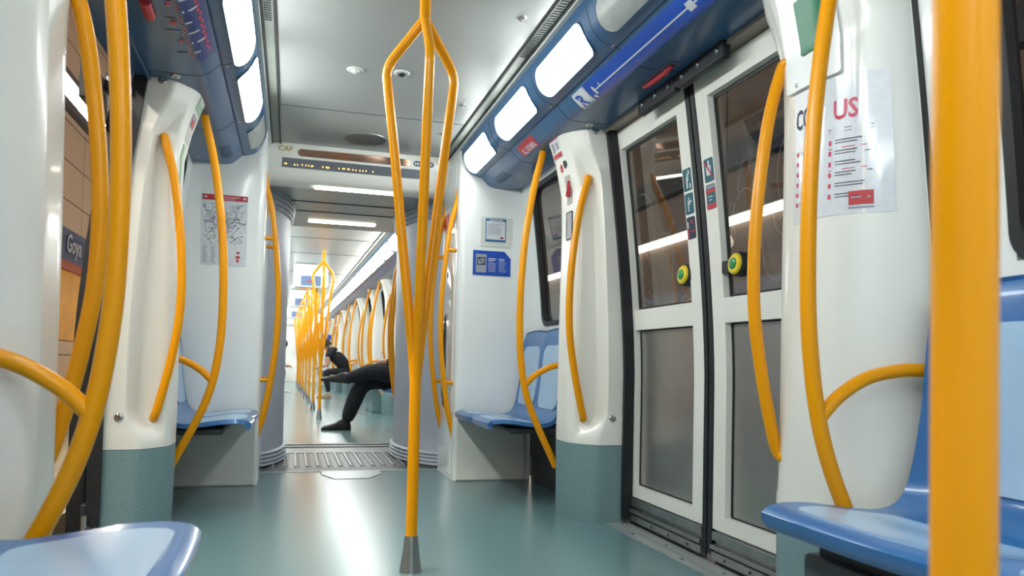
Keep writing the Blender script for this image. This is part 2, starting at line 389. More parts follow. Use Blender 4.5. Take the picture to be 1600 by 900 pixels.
# ------------------------------------------------------------------ door pillar
XI = [(0, 0.90), (0.5, 0.893), (1.0, 0.897), (1.45, 0.905), (1.62, 0.90), (1.75, 0.873), (1.85, 0.842), (1.93, 0.808)]
SQ = [(0.0, 0.45), (0.006, 0.54), (0.025, 0.65), (0.06, 0.79), (0.11, 0.93), (0.16, 0.99), (0.29, 1.0), (0.335, 0.93), (0.385, 0.72), (0.425, 0.38), (0.45, 0.02)]
SCP = [(0.0, 0.30), (0.006, 0.33), (0.025, 0.35), (0.06, 0.39), (0.085, 0.44), (0.10, 0.85), (0.11, 0.91), (0.16, 0.99), (0.29, 1.0), (0.335, 0.93), (0.385, 0.72), (0.425, 0.38), (0.45, 0.02)]
US = sorted(set([p[0] for p in SQ] + [0.012, 0.04, 0.075, 0.085, 0.088, 0.091, 0.094, 0.097, 0.10, 0.105, 0.135, 0.19, 0.22, 0.25, 0.28, 0.31, 0.36, 0.405, 0.44]))
SQs = smooth_tab(SQ, 6); SCs = SCP
def pil_x(u, z):
    w = 0.0
    if 0.41 < z < 1.80: w = min(1, (z - 0.41) / 0.10, (1.80 - z) / 0.13)
    sv = interp(SQs, u) * (1 - w) + interp(SCs, u) * w
    xo = xw(z); return xo - (xo - interp(XI, z)) * sv
def S_pil(s, yd, dr): return lambda u, z: Vector((s * pil_x(u, z), yd + dr * u, z))
def pil_sign(s, dr): return -s * dr
def pillar(s, yd, dr, label, detail=True, group='white door pillars along the car'):
    # yd: y of the face beside the doorway, dr: +1 when the pillar extends to larger y
    t = thing('door_pillar', (s * 1.0, yd + dr * 0.25, 0), label, 'pillar', group)
    us = US if detail else US[::2] + [US[-1]]
    def seg(z0, z1, nz, grow=0.0):
        V, F = [], []; nu = len(us) + 1
        zs = [z0 + (z1 - z0) * i / nz for i in range(nz + 1)]
        for z in zs:
            V.append((s * (xw(z) + 0.05), yd, z))
            for u in us: V.append((s * (pil_x(u, z) - grow), yd + dr * u, z))
            V.append((s * (xw(z) + 0.05), yd + dr * 0.455, z))
        w = len(us) + 2
        for i in range(nz):
            for k in range(w): F.append((i * w + k, i * w + (k + 1) % w, (i + 1) * w + (k + 1) % w, (i + 1) * w + k))
        F.append(tuple(range(w))[::-1]); F.append(tuple(range(nz * w, (nz + 1) * w))); return V, F
    t.location.x += 0.0
    obj('pillar_shell', seg(0.372, 1.93, 60 if detail else 16), CRM, t, smooth=True)
    obj('kick_panel', seg(0.0, 0.37, 3, 0.0), KICK, t, smooth=True, label='speckled blue-grey kick panel')
    obj('edge_seal', curved(s, lambda z: xw(z) + 0.008, yd - dr * 0.022, yd - dr * 0.001, 0.02, 1.90, 0.05), BLK, t, smooth=True, label='black rubber edge strip')
    if detail:
        for z in (0.50, 1.88):
            sc = obj('lock_rosette', stud((s * (xw(z) - 0.045), yd + 0.0, z), (0, -dr, 0), 0.017, 0.007, 20), CHROME, t, smooth=True, label='round chrome lock')
    return t

# ------------------------------------------------------------------ rails
R1 = 0.0175
def handle(s, y, label, group='short grab handles beside the doorways', near=False, up=True):
    q = 1 if y > 2.65 and y < 5 or (y > 5 and up) else -1
    P = [(s * 0.958, y + q * 0.06, 1.668), (s * 0.955, y + q * 0.015, 1.672), (s * 0.945, y, 1.640), (s * 0.905, y, 1.475), (s * 0.872, y, 1.20), (s * 0.868, y, 0.95), (s * 0.895, y, 0.74), (s * 0.938, y, 0.545), (s * 0.955, y + q * 0.012, 0.495), (s * 0.958, y + q * 0.06, 0.492)]
    if near: P = [(s * (abs(p[0]) - 0.036), p[1], 0.75 + (p[2] - 0.75) * 0.95) for p in P]
    o = obj('grab_bar', tube(P, R1, 18, 8), YEL, smooth=True); return tag(o, label, 'grab rail', group)
def long_rail(s, y, dr, label, group='tall bowed grab rails beside the seats'):
    t = thing('grab_rail', (s * 0.9, y, 0.25), label, 'grab rail', group)
    P = [(s * 0.85, y, 1.95), (s * 0.838, y, 1.87), (s * 0.79, y, 1.66), (s * 0.75, y, 1.38), (s * 0.733, y, 1.08), (s * 0.742, y, 0.79), (s * 0.792, y, 0.545), (s * 0.925, y, 0.26), (s * 0.95, y, 0.21)]
    obj('rail_bar', tube(P, R1 + 0.001, 18, 8), YEL, t, smooth=True)
    Q = [(s * 0.768, y, 0.64), (s * 0.82, y, 0.69), (s * 0.90, y, 0.735), (s * 0.99, y + dr * 0.01, 0.755), (s * 1.06, y + dr * 0.02, 0.757)]
    obj('branch_bar', tube(Q, R1 - 0.001, 16, 6), YEL, t, smooth=True)
    return t
def gang_rail(s, y, label, group='bowed grab rails at the gangway'):
    t = thing('gangway_grab_rail', (s * 0.6, y, 0.28), label, 'grab rail', group)
    P = [(s * 0.605, y, 1.90), (s * 0.59, y, 1.80), (s * 0.545, y, 1.60), (s * 0.508, y, 1.22), (s * 0.504, y, 0.95), (s * 0.520, y, 0.73), (s * 0.560, y, 0.45), (s * 0.60, y, 0.29), (s * 0.61, y, 0.27)]
    obj('rail_bar', tube(P, R1 - 0.001, 16, 8), YEL, t, smooth=True)
    for z, x in ((1.48, 0.53), (0.62, 0.535)):
        obj('mounting_stub', tube([(s * x, y, z), (s * 0.60, y, z)], 0.0125, 12, 1), YEL, t, smooth=True)
    return t
def trident(x, y, label, group='three-branched yellow poles along the aisle', n=16):
    t = thing('trident_pole', (x, y, 0), label, 'pole', group)
    obj('pole_foot', lathe((x, y, 0), [(0.040, 0), (0.038, 0.012), (0.028, 0.085), (0.0235, 0.128)], 24), STEEL, t, smooth=True, label='conical steel foot')
    obj('pole_bar', tube([(x, y, 0.12), (x, y, 0.70)], 0.0205, n, 1), YEL, t, smooth=True); obj('top_bar', tube([(x, y, 1.985), (x, y, 2.145)], 0.0205, n, 1), YEL, t, smooth=True)
    d = Vector((0.158, 0.987, 0)); e = Vector((0.987, -0.158, 0))
    for th in (158, 38, 278):
        o = e * math.cos(math.radians(th)) + d * math.sin(math.radians(th)); c = Vector((x, y, 0))
        prof = [(0.002, 0.60), (0.010, 0.74), (0.065, 1.18), (0.112, 1.56), (0.140, 1.76), (0.145, 1.815), (0.128, 1.862), (0.06, 1.94), (0.012, 1.995), (0.0, 2.01)]
        obj('branch_bar', tube([c + o * r + Vector((0, 0, z)) for r, z in prof], 0.0175, n, 6), YEL, t, smooth=True)
    return t

# ------------------------------------------------------------------ seats
SEATP = smooth_tab([(0, 0.618, ), (0, 0)], 1) if False else None
def seat_path():
    P = [(0.600, 0.398), (0.588, 0.410), (0.582, 0.430), (0.610, 0.450), (0.70, 0.453), (0.82, 0.437), (0.90, 0.432), (0.955, 0.452), (0.985, 0.52), (1.005, 0.66), (1.02, 0.82), (1.035, 0.925), (1.045, 0.955), (1.062, 0.963)]
    q = catmull([(a, b, 0) for a, b in P], 4); L = [0]
    for a, b in zip(q, q[1:]): L.append(L[-1] + (b - a).length)
    return list(zip(L, [v.x for v in q])), list(zip(L, [v.y for v in q])), L[-1]
SPX, SPZ, SPL = seat_path()
def S_seat(s, y0, y1, n):
    yc = (y0 + y1) / 2; h = (y1 - y0) / 2
    def f(v, t):           # v in 0..1 along the bench, t arc length
        k = 1 - 0.09 * max(0, min(1, (t - 0.30) / 0.35)) * (1.0 / n)
        y = yc + (2 * v - 1) * h * k
        loc = (v * n) % 1.0; x = interp(SPX, t); z = interp(SPZ, t)
        dish = math.sin(math.pi * min(1, max(0, loc))) ** 0.6 if 0 < loc < 1 else 0
        if t < 0.10: x += 0.022 * (1 - dish) * (1 if 0.5 / n < v < 1 - 0.5 / n else 0.25)
        if 0.06 < t < 0.36: z -= 0.012 * dish * min(1, (t - 0.06) / 0.06, (0.36 - t) / 0.06)
        if t > 0.45: x += 0.010 * dish
        if t > SPL - 0.09: z -= 0.018 * (1 - dish) * (t - SPL + 0.09) / 0.09
        return Vector((s * x, y, z))
    return f
def bench(s, y0, y1, n, label, base=True, group='blue moulded seats', nv=None, base_geo=None, bx=0.80):
    t = thing('seat_bench', (s * 0.85, (y0 + y1) / 2, 0.38), label, 'seat', group)
    S = S_seat(s, y0, y1, n); nv = nv or 14 * n; nt = 44; V, F = [], []; sg0 = 1 if nrm_of(S, 0.3, 0.2).z > 0 else -1
    for layer in (0, 1):
        for i in range(nt + 1):
            tt = SPL * i / nt
            for j in range(nv + 1):
                v = j / nv; p = S(v, tt)
                if layer:
                    nn = nrm_of(S, min(v, 0.998), tt) * sg0; p = p - nn * 0.022
                V.append(tuple(p))
    w = nv + 1; K = (nt + 1) * w
    for i in range(nt):
        for j in range(nv):
            a = i * w + j; F.append((a, a + 1, a + w + 1, a + w)); F.append((K + a, K + a + w, K + a + w + 1, K + a + 1))
        F.append((i * w, (i + 1) * w, K + (i + 1) * w, K + i * w)); F.append((i * w + nv, K + i * w + nv, K + (i + 1) * w + nv, (i + 1) * w + nv))
    for j in range(nv):
        F.append((j, K + j, K + j + 1, j + 1)); F.append((nt * w + j, nt * w + j + 1, K + nt * w + j + 1, K + nt * w + j))
    obj('seat_shell', (V, F), SEATB, t, smooth=True)
    sgn = 1 if nrm_of(S, 0.3, 0.2).z > 0 else -1
    for k in range(n):
        a0 = (k + 0.10) / n; a1 = (k + 0.90) / n
        S2 = lambda a, b, S=S: S(a / 1.0, b)
        def pad(b0, b1, r):
            # scale v so that rounding is metric
            sc = (y1 - y0); Sm = lambda a, b: S(a / sc, b)
            return patch(Sm, a0 * sc, a1 * sc, b0, b1, eps=0.006, r=r, na=10, nb=14, sign=sgn, thick=0.007)
        obj('seat_pad', pad(0.085, 0.335, 0.05), SEATL, t, smooth=True, label='light blue seat inlay')
        obj('back_pad', pad(0.48, SPL - 0.115, 0.06), SEATL, t, smooth=True, label='light blue backrest inlay')
    if base: obj('seat_base', box(s * bx, s * 1.10, y0 + 0.12, y1 - 0.05, 0.0, 0.355), base_geo or mat('base_grey', (0.055, 0.066, 0.078), 0.45, noise=0.1), t, bevel=0.01); obj('seat_frame', box(s * (bx + 0.02), s * 1.08, y0 + 0.12, y1 - 0.08, 0.355, 0.405), BLK, t)
    return t

# ------------------------------------------------------------------ lamps and coves
def cove(s, y0, y1, name=None):
    P = [(s * x, z) for x, z in COVE]; P += [(s * 1.04, 1.96), (s * 1.04, 2.16), (s * 0.60, 2.16)]
    n = len(P); V = [(x, y0, z) for x, z in P] + [(x, y1, z) for x, z in P]
    F = [(i, (i + 1) % n, n + (i + 1) % n, n + i) for i in range(n)] + [tuple(range(n)), tuple(range(n, 2 * n))]
    return struct(num('trim'), (V, F), COV, smooth=True)
def lamp(s, y0, y1, label, lit=True, group='lamps in the blue coving', r=0.055):
    t = thing('ceiling_lamp' if lit else 'unlit_lamp', (s * 0.65, (y0 + y1) / 2, 1.99), label, 'lamp', group)
    S = S_cove(s); sgn = 1 if nrm_of(S, 1.0, 0.1).z < 0 else -1
    obj('diffuser', patch(S, y0, y1, ARC_LAMP0, ARC_LAMP1, eps=0.004, r=r, na=12, nb=8, sign=sgn, thick=0.006), (LAMP2 if y0 > 7 else LAMPL if s < 0 else LAMP) if lit else LENS, t, smooth=True)
    obj('bezel', ring(S, y0 - 0.006, y1 + 0.006, ARC_LAMP0 - 0.006, ARC_LAMP1 + 0.006, 0.006, r, 0.005, 0.002, sgn), COVL, t, smooth=True)
    return t
def cover_joint(s, y):
    S = S_cove(s); sgn = 1 if nrm_of(S, 1.0, 0.1).z < 0 else -1
    return patch(S, y - 0.0015, y + 0.0015, 0.02, CL[-1] - 0.01, eps=0.0012, na=1, nb=30, sign=sgn, thick=0.001)

# ------------------------------------------------------------------ ceiling and channels
def ceiling_part(y0, y1, first=False):
    c = struct('ceiling' if first else 'ceiling_second_car', box(-0.52, 0.52, y0, y1, CEIL, CEIL + 0.03), CEI)
    for s in (-1, 1):
        g = join(box(s * 0.525, s * 0.57, y0, y1, CEIL - 0.004, CEIL + 0.03)); struct(num('trim'), g, STRIPG)
        struct(num('trim'), join(box(s * 0.519, s * 0.527, y0, y1, CEIL - 0.010, CEIL + 0.03), box(s * 0.568, s * 0.576, y0, y1, CEIL - 0.012, CEIL + 0.03)), BLK)
        struct(num('trim'), box(s * 0.576, s * 0.600, y0, y1, CEIL - 0.022, CEIL + 0.03), STRIPW)
    return c

# ------------------------------------------------------------------ partition beside the gangway
def partition(s, yf, dr, label, detail=True):
    # yf: face towards the seats, dr: direction to the gangway
    t = thing('end_partition', (s * 0.85, yf + dr * 0.25, 0), label, 'partition', 'white partitions beside the gangway')
    R = 0.05; y1 = yf + dr * 0.53; pl = [(s * 1.10, yf)]
    for k in range(7):
        a = math.pi / 2 * k / 6; pl.append((s * (0.59 + R - R * math.sin(a)), yf + dr * (R - R * math.cos(a))))
    pl += [(s * 0.59, y1), (s * 1.10, y1)]
    obj('partition_shell', prism_z(pl, 0.0, 2.15), WHT, t, smooth=True)
    # rounded corner column on top of the pedestal
    if detail:
        obj('aisle_panel', join(box(s * 0.584, s * 0.592, yf + dr * 0.09, yf + dr * 0.50, 0.03, 2.05)), GWH, t, bevel=0.003, label='glossy white access panel')
    return t
AX = sorted((p[0], l) for p, l in zip(COVE, CL))
def arc(x): return interp(AX, x)

# ================================================================== CAR ONE
FS = set(o.name for o in D.objects)
struct('floor', box(-1.16, 1.16, -2.6, 5.24, -0.04, 0.0), FLOOR)
ceiling_part(-2.6, 5.06, True)
struct(num('trim'), box(-0.519, 0.519, 4.283, 4.287, CEIL - 0.0015, CEIL + 0.01), DGR)
struct(num('trim'), box(-0.519, 0.519, 1.9, 1.904, CEIL - 0.0015, CEIL + 0.01), DGR)
for s in (-1, 1):
    cove(s, -2.6, 4.719)
    wall_bay(s, 3.80, 4.73, 3.90, 4.50, 'wall_right_far_bay' if s > 0 else 'wall_left_far_bay')
    wall_bay(s, -0.30, 1.50, 0.10, 1.27, 'wall_right_near_bay' if s > 0 else 'wall_left_near_bay')
    struct('wall_right_rear' if s > 0 else 'wall_left_rear', curved(s, xw, -2.6, -0.30, 0, 1.95, 0.05), WHT, smooth=True)
    struct(num('baseboard_and_shade'), join(curved(s, lambda z: xw(z) - 0.006, 3.80, 4.715, 0.0, 0.40, 0.01, 2), curved(s, lambda z: xw(z) - 0.006, -0.3, 1.49, 0.0, 0.12, 0.01, 2)), DGR)  # far-bay skirting raised to seat height, dark colour standing in for under-seat shade
    # wall joint strip
    struct(num('trim'), curved(s, lambda z: xw(z) - 0.006, 1.476, 1.490, 0.05, 1.90, 0.02), BLK, smooth=True)
    # door header and sill
    struct(num('trim'), join(box(s * 1.005, s * 1.12, 1.93, 3.37, 1.885, 1.955), box(s * 1.0, s * 1.012, 1.95, 3.35, 1.876, 1.913)), BEIGE if s > 0 else COV, bevel=0.003)
    sl = struct(num('trim'), join(box(s * 1.045, s * 1.098, 1.93, 3.37, 0.0, 0.004), box(s * 1.102, s * 1.135, 1.93, 3.37, 0.0, 0.005), box(s * 1.138, s * 1.165, 1.93, 3.37, 0.0, 0.003)), SILL, bevel=0.001)
    obj('sill_screw', join(*[lathe((s * (1.07 if k % 2 else 1.118), 2.0 + 0.22 * k, 0.003), [(0.006, 0), (0.006, 0.0035), (0.003, 0.004)], 12) for k in range(7)]), DGR, sl)
    struct(num('trim'), join(box(s * 1.155, s * 1.30, 1.93, 3.37, -0.04, 0.0)), DGR)
wb = struct('wall_rear', box(-1.16, 1.16, -2.64, -2.6, 0, 2.16), WHT)

# right doors, shut
d1 = door_leaf(1, 2.685, 3.40); d2 = door_leaf(1, 1.90, 2.615)
door_button(d1, 1, 2.815, 1.135, -0.05); door_button(d2, 1, 2.43, 1.135, 0.095)
struct(num('trim'), join(curved(1, lambda z: xd(z) - 0.004, 2.655, 2.684, 0.03, 1.885, 0.05), curved(1, lambda z: xd(z) - 0.004, 2.616, 2.645, 0.03, 1.885, 0.05), curved(1, lambda z: xd(z) + 0.006, 2.644, 2.656, 0.03, 1.885, 0.03)), BLK, smooth=True)
for y0, y1 in ((2.69, 3.38), (1.93, 2.61)):
    g = struct(num('trim'), join(box(1.168, 1.20, y0, y1, 0.088, 0.122), box(1.160, 1.20, y0, y1, 0.055, 0.072), box(1.166, 1.20, y0, y1, 0.015, 0.045), box(1.185, 1.20, y0, y1, 0.0, 0.13)), STEEL, bevel=0.002)
    obj('guide_bolt', join(*[stud((1.166, y0 + 0.1 + 0.16 * k, 0.03), (-1, 0, 0), 0.006, 0.004, 10) for k in range(4)]), DGR, g)
SCR = mat('scratch_pale', (0.42, 0.42, 0.42), 0.3, noise=0.1)
def scratches(d, y0, y1, seed, n):
    random.seed(seed); g = []; S = lambda y, z: Vector((xd(z) + 0.0275, y, z))
    for k in range(n):
        cy = random.uniform(y0 + 0.08, y1 - 0.08); cz = random.uniform(1.12, 1.5); r = random.uniform(0.03, 0.12); a0 = random.uniform(0, 6); sp_ = random.uniform(0.5, 2.2); ec = random.uniform(1.0, 2.2); P = []
        for i in range(12):
            a = a0 + sp_ * i / 11; y = cy + r * math.cos(a); z = cz + r * ec * math.sin(a)
            if y0 + 0.01 < y < y1 - 0.01 and 1.03 < z < 1.77: P.append((y, z))
        for p, q in zip(P, P[1:]):
            w = 0.0005; nn = Vector((0, -(q[1] - p[1]), q[0] - p[0])).normalized() * w; A, B = S(*p), S(*q); g.append(([tuple(A + nn), tuple(B + nn), tuple(B - nn), tuple(A - nn)], [(0, 1, 2, 3)]))
    pane = [c for c in d.children if c.name.startswith('window_pane')][0]; obj('scratch_marks', join(*g), SCR, pane)
scratches(d1, 2.77, 3.315, 4, 12); scratches(d2, 1.985, 2.53, 8, 26)
# left doors, slid open outside the body
door_leaf(-1, 3.44, 4.15, dx=0.03); door_leaf(-1, 1.15, 1.86, dx=0.03)
for y0, y1 in ((3.405, 3.438), (1.862, 1.895)):
    struct(num('trim'), curved(-1, lambda z: xd(z) + 0.022, y0, y1, 0.03, 1.885, 0.062), BLK, smooth=True)
g = thing('door_mechanism', (-1.12, 3.40, 1.84), 'black door carriage with bright rollers above the open left doorway', 'mechanism')
obj('carriage_bracket', join(box(-1.16, -1.06, 3.30, 3.44, 1.80, 1.875), box(-1.20, -1.17, 3.1, 3.44, 1.70, 1.86)), BLK, g, bevel=0.006)
for k in (0, 1): obj('roller', stud((-1.09 - 0.05 * k, 3.30, 1.845), (0, -1, 0), 0.013, 0.012), CHROME, g, smooth=True)
g = thing('door_guide', (-1.15, 3.38, 0.03), 'dark lower door guide with a steel pin beside the left pillar', 'mechanism')
obj('guide_block', join(box(-1.20, -1.13, 3.30, 3.40, 0.0, 0.05), box(-1.19, -1.15, 3.33, 3.40, 0.05, 0.16)), DGR, g, bevel=0.004)
obj('guide_pin', join(tube([(-1.16, 3.27, 0.07), (-1.16, 3.35, 0.07)], 0.008, 12, 1), tube([(-1.17, 3.31, 0.05), (-1.17, 3.31, 0.12)], 0.01, 12, 1)), STEEL, g, smooth=True)

# black plate with bolts above the right door
pl = thing('door_catch_plate', (1.0, 2.56, 1.87), 'black bolted plate above the meeting point of the right doors', 'plate')
Sp = lambda y, z: Vector((0.998 - (1.885 - z) * -0.35, y, z))
obj('plate_body', join(box(0.985, 1.02, 2.28, 2.60, 1.83, 1.905), box(0.985, 1.02, 2.60, 2.63, 1.84, 1.90), box(0.985, 1.02, 2.63, 2.95, 1.83, 1.905)), BLK, pl, bevel=0.008)
for y in (2.32, 2.45, 2.57, 2.68, 2.79, 2.91): obj('bolt', stud((0.986, y, 1.865), (-1, 0, 0), 0.010, 0.006), CHROME, pl, smooth=True)

# pillars
pR = pillar(1, 3.35, 1, 'white door pillar on the far side of the closed double doors, red emergency handle on it')
pL = pillar(-1, 3.35, 1, 'white door pillar on the left with green exit stickers along its curved edge')
pN = pillar(1, 1.95, -1, 'white door pillar on the near side of the closed doors, with the large poster')
pM = pillar(-1, 1.95, -1, 'blurred white door pillar cut by the left edge of the photo')

# rails
handle(1, 3.42, 'short yellow grab handle on the right pillar with the red emergency handle')
handle(-1, 3.42, 'short yellow grab handle on the left pillar with the green stickers')
handle(1, 1.85, 'yellow grab handle just right of the yellow and green door button', near=True)
handle(-1, 1.85, 'blurred yellow grab handle behind the thicker blurred rail at the left edge', near=True)
long_rail(1, 3.80, 1, 'tall yellow grab rail in front of the far right window')
long_rail(-1, 3.80, 1, 'tall yellow grab rail passing in front of the network map')
long_rail(1, 1.49, -1, 'tall yellow grab rail passing in front of the large notice poster')
long_rail(-1, 1.56, -1, 'blurred thick yellow grab rail nearest the left edge, with a side branch')
gang_rail(1, 4.80, 'bowed yellow rail on the near corner of the right end partition')
gang_rail(-1, 4.80, 'bowed yellow rail on the near corner of the left end partition')
gang_rail(1, 5.17, 'bowed yellow rail behind the first one on the right end partition')
gang_rail(-1, 5.17, 'bowed yellow rail behind the first one on the left end partition')
trident(0.018, 2.72, 'large three-branched yellow pole in the middle of the photo', n=24)
np_ = thing('straight_pole', (0.038, 0.42, 0), 'out-of-focus thick yellow pole close to the camera on the right', 'pole')
obj('pole_bar', tube([(0.038, 0.42, 0.13), (0.038, 0.42, 2.145)], 0.0212, 28, 1), YEL, np_, smooth=True)
obj('pole_foot', lathe((0.038, 0.42, 0), [(0.040, 0), (0.038, 0.012), (0.028, 0.085), (0.0235, 0.128)], 24), STEEL, np_, smooth=True)

# seats
bench(1, 3.865, 4.70, 2, 'blue two-place seat under the right window by the end partition', base=False)
bench(-1, 3.865, 4.70, 2, 'blue two-place seat behind the left pillar by the end partition', base=False)
bR = bench(1, -0.60, 1.465, 4, 'near blue seats at the bottom right corner beside the blurred pole', bx=0.66)
bL = bench(-1, -0.60, 1.465, 4, 'near blue seat edge at the bottom left corner of the photo', bx=0.66)
pM.location.x += 0.012; bR.location.x += 0.008; bL.location.x += 0.028; bL.location.y += 0.02
for s in (-1, 1): struct(num('trim'), box(s * 0.72, s * 1.09, 3.90, 4.700, 0.375, 0.405), DGR, bevel=0.01)

# coving lamps: right and left
RL = [(4.12, 4.68), (3.36, 3.93), (2.66, 3.22)]
names = ['lit lamp in the right coving nearest the end partition, smallest of the three', 'middle one of the three lit lamps in the right coving', 'largest lit lamp in the right coving, nearest the camera']
for (a, b), nm in zip(RL, names): lamp(1, a, b, nm)
lamp(1, 1.98, 2.52, 'unlit pale lens at the top edge of the right coving', lit=False)
lamp(-1, 3.42, 4.10, 'lit lamp in the left coving nearest the end partition')
lamp(-1, 2.66, 3.32, 'lit lamp in the left coving cut by the top edge of the photo')
lamp(-1, 4.24, 4.60, 'small unlit pale lens at the far end of the left coving', lit=False, r=0.03)
for s in (-1, 1):
    for k in range(5):
        if s > 0 and k < 2: continue
        lamp(s, 1.92 - 0.76 * (k + 1), 1.92 - 0.76 * k - 0.10, 'lit lamp in the %s coving behind the camera' % ('right' if s > 0 else 'left'))
for s in (-1, 1):
    S = S_cove(s); sgn = s * 1
    sgn = 1 if nrm_of(S, 1.0, 0.1).z < 0 else -1
    nm = 'right' if s > 0 else 'left'
    struct(num('trim'), join(*[cover_joint(s, y) for y in (4.04, 3.27, 2.59, 1.93)]), DGR)
    b = thing('reading_light_dots', (s * 0.71, 3.3, 1.95), 'row of tiny bright fixings below the lamps in the %s coving' % nm, 'fixings')
    for y in (4.05, 3.29, 2.58): obj('fixing', patch(S, y - 0.012, y + 0.012, arc(0.705) - 0.003, arc(0.705) + 0.003, eps=0.003, sign=sgn, na=2, nb=2, thick=0.003), CHROME, b)
    v = thing('speaker_grille', (s * 0.80, 4.45, 1.92), 'small slotted vent at the far end of the %s blue coving' % nm, 'vent')
    for k in range(12): obj('slot', patch(S, 4.34 + 0.02 * k, 4.347 + 0.02 * k, arc(0.77), arc(0.83), eps=0.0015, sign=sgn, na=2, nb=4, thick=0.001), COVL, v)
    sc = stud((s * 0.955, 4.78 - 0.18, 1.894), (0, 0, -1), 0.010, 0.007); tag(obj('dome_screw', sc, CHROME, smooth=True), 'domed screw near the far end of the %s coving' % nm, 'screw')
    sc = stud((s * 0.90, 3.29, 1.893), (0, 0, -1), 0.020, 0.014); tag(obj('lock_screw', sc, CHROME, smooth=True), 'domed metal lock in the blue coving just before the %s pillar' % nm, 'screw')

# route map strip over the right doors
S = S_cove(1); sgn = 1 if nrm_of(S, 1.0, 0.1).z < 0 else -1
rt = thing('route_map_strip', (0.81, 2.2, 1.92), 'bright blue line map strip with an R symbol over the right doors', 'sign')
obj('strip_panel', patch(S, 0.9, 2.965, arc(0.738), arc(0.812), eps=0.004, sign=sgn, na=30, nb=12, thick=0.005), MAPB, rt, smooth=True)
syp = obj('symbol_plate', patch(S, 2.975, 3.10, arc(0.738), arc(0.806), eps=0.004, sign=sgn, r=0.012, na=8, nb=8, thick=0.005), PAPER, rt, smooth=True, label='white plate with a blue R')
obj('symbol_letter', text_on(S, 'R', 3.080, arc(0.795), 0.060, w=0.070, eps=0.006, sign=sgn, da=-1, db=-1), BLU, syp)
obj('symbol_bar', bars(S, [(2.99, 3.085, arc(0.799), arc(0.8015))], eps=0.0055, sign=sgn), BLU, rt)
obj('route_line', bars(S, [(0.95, 2.92, arc(0.770), arc(0.7745)), (2.905, 2.92, arc(0.758), arc(0.788))], eps=0.0055, sign=sgn), LINE, rt)
obj('lettering', bars(S, [(y, y + 0.006, arc(0.76), arc(0.77)) for y in (2.85, 2.1, 1.95)] + [(2.93, 2.95, arc(0.785), arc(0.80)), (2.1, 2.14, arc(0.76), arc(0.785))], eps=0.0056, sign=sgn), LINE, rt)
em = thing('emergency_release', (0.91, 2.65, 1.90), 'red emergency handle set in the blue panel above the right doors', 'handle')
obj('handle_tray', patch(S, 2.50, 2.80, arc(0.895), arc(0.955), eps=0.002, sign=sgn, r=0.02, thick=0.002), COVL, em)
obj('handle_grip', tube([(0.925, 2.76, 1.888), (0.925, 2.68, 1.880), (0.925, 2.58, 1.880), (0.925, 2.53, 1.889)], 0.012, 12, 4), RED, em, smooth=True)
obj('handle_lock', stud((0.952, 2.62, 1.894), (0, 0, -1), 0.012, 0.010), CHROME, em, smooth=True)
al = thing('alarm_sign', (0.745, 3.83, 1.93), 'red sign reading ALARMA on the right blue coving', 'sign')
obj('sign_plate', patch(S, 3.70, 3.95, arc(0.738), arc(0.79), eps=0.002, sign=sgn, na=6, nb=6, thick=0.002), RED, al)
obj('sign_text', text_on(S, 'ALARMA', 3.93, arc(0.785), 0.036, w=0.205, eps=0.003, sign=sgn, da=-1, db=-1), LINE, al)
# route map on the left
S = S_cove(-1); sgn = 1 if nrm_of(S, 1.0, 0.1).z < 0 else -1
lm = thing('line_map', (-0.79, 2.7, 1.92), 'dark blue line map with red and white station marks above the left doorway', 'sign')
obj('map_panel', patch(S, 1.2, 3.12, arc(0.735), arc(0.80), eps=0.002, sign=sgn, na=30, nb=8, thick=0.002), MAPD, lm, smooth=True)
def zig(x0, amp, y0, y1, step, w):
    r = []; y = y0; k = 0
    while y < y1: r.append((y, y + step * 0.8, arc(x0 + (amp if k % 2 else 0)), arc(x0 + (amp if k % 2 else 0) + w))); y += step; k += 1
    return r
obj('route_line', bars(S, zig(0.806, 0.005, 1.9, 3.08, 0.02, 0.006), eps=0.003, sign=sgn), RED, lm)
obj('route_edge', bars(S, zig(0.814, -0.006, 1.9, 3.08, 0.014, 0.003), eps=0.0034, sign=sgn), LINE, lm)
obj('station_name', bars(S, [(2.0 + 0.085 * k, 2.012 + 0.085 * k, arc(0.800 - 0.022 - 0.012 * (k % 3)), arc(0.799)) for k in range(13)], eps=0.003, sign=sgn), LINE, lm)
obj('lettering', bars(S, [(2.03 + 0.1 * k, 2.04 + 0.1 * k, arc(0.824), arc(0.845 + 0.012 * (k % 3))) for k in range(11)], eps=0.003, sign=sgn), GREYL, lm)
obj('connection_mark', bars(S, [(2.0 + 0.15 * k, 2.03 + 0.15 * k, arc(0.824), arc(0.836 + 0.01 * (k % 2))) for k in range(7)], eps=0.003, sign=sgn), RED, lm)
obj('line_title', bars(S, zig(0.748, 0.004, 2.55, 3.05, 0.03, 0.007), eps=0.003, sign=sgn), PINK, lm)
tag(obj('emergency_pull', join(tube([(-0.90, 2.62, 1.884), (-0.90, 2.72, 1.879)], 0.018, 14, 1)), RED, smooth=True), 'red emergency grip in the blue panel above the left doorway', 'handle')

# channel grilles beside the ceiling
for s, ya, yb in ((1, 2.45, 3.25), (-1, 2.9, 3.25)):
    v = thing('air_grille', (s * 0.547, (ya + yb) / 2, CEIL - 0.005), 'dark toothed air grille in the %s ceiling channel' % ('right' if s > 0 else 'left'), 'vent')
    n = int((yb - ya) / 0.022)
    obj('grille_teeth', join(*[box(s * 0.533, s * 0.562, ya + 0.022 * k, ya + 0.022 * k + 0.010, CEIL - 0.007, CEIL - 0.003) for k in range(n)]), DGR, v)

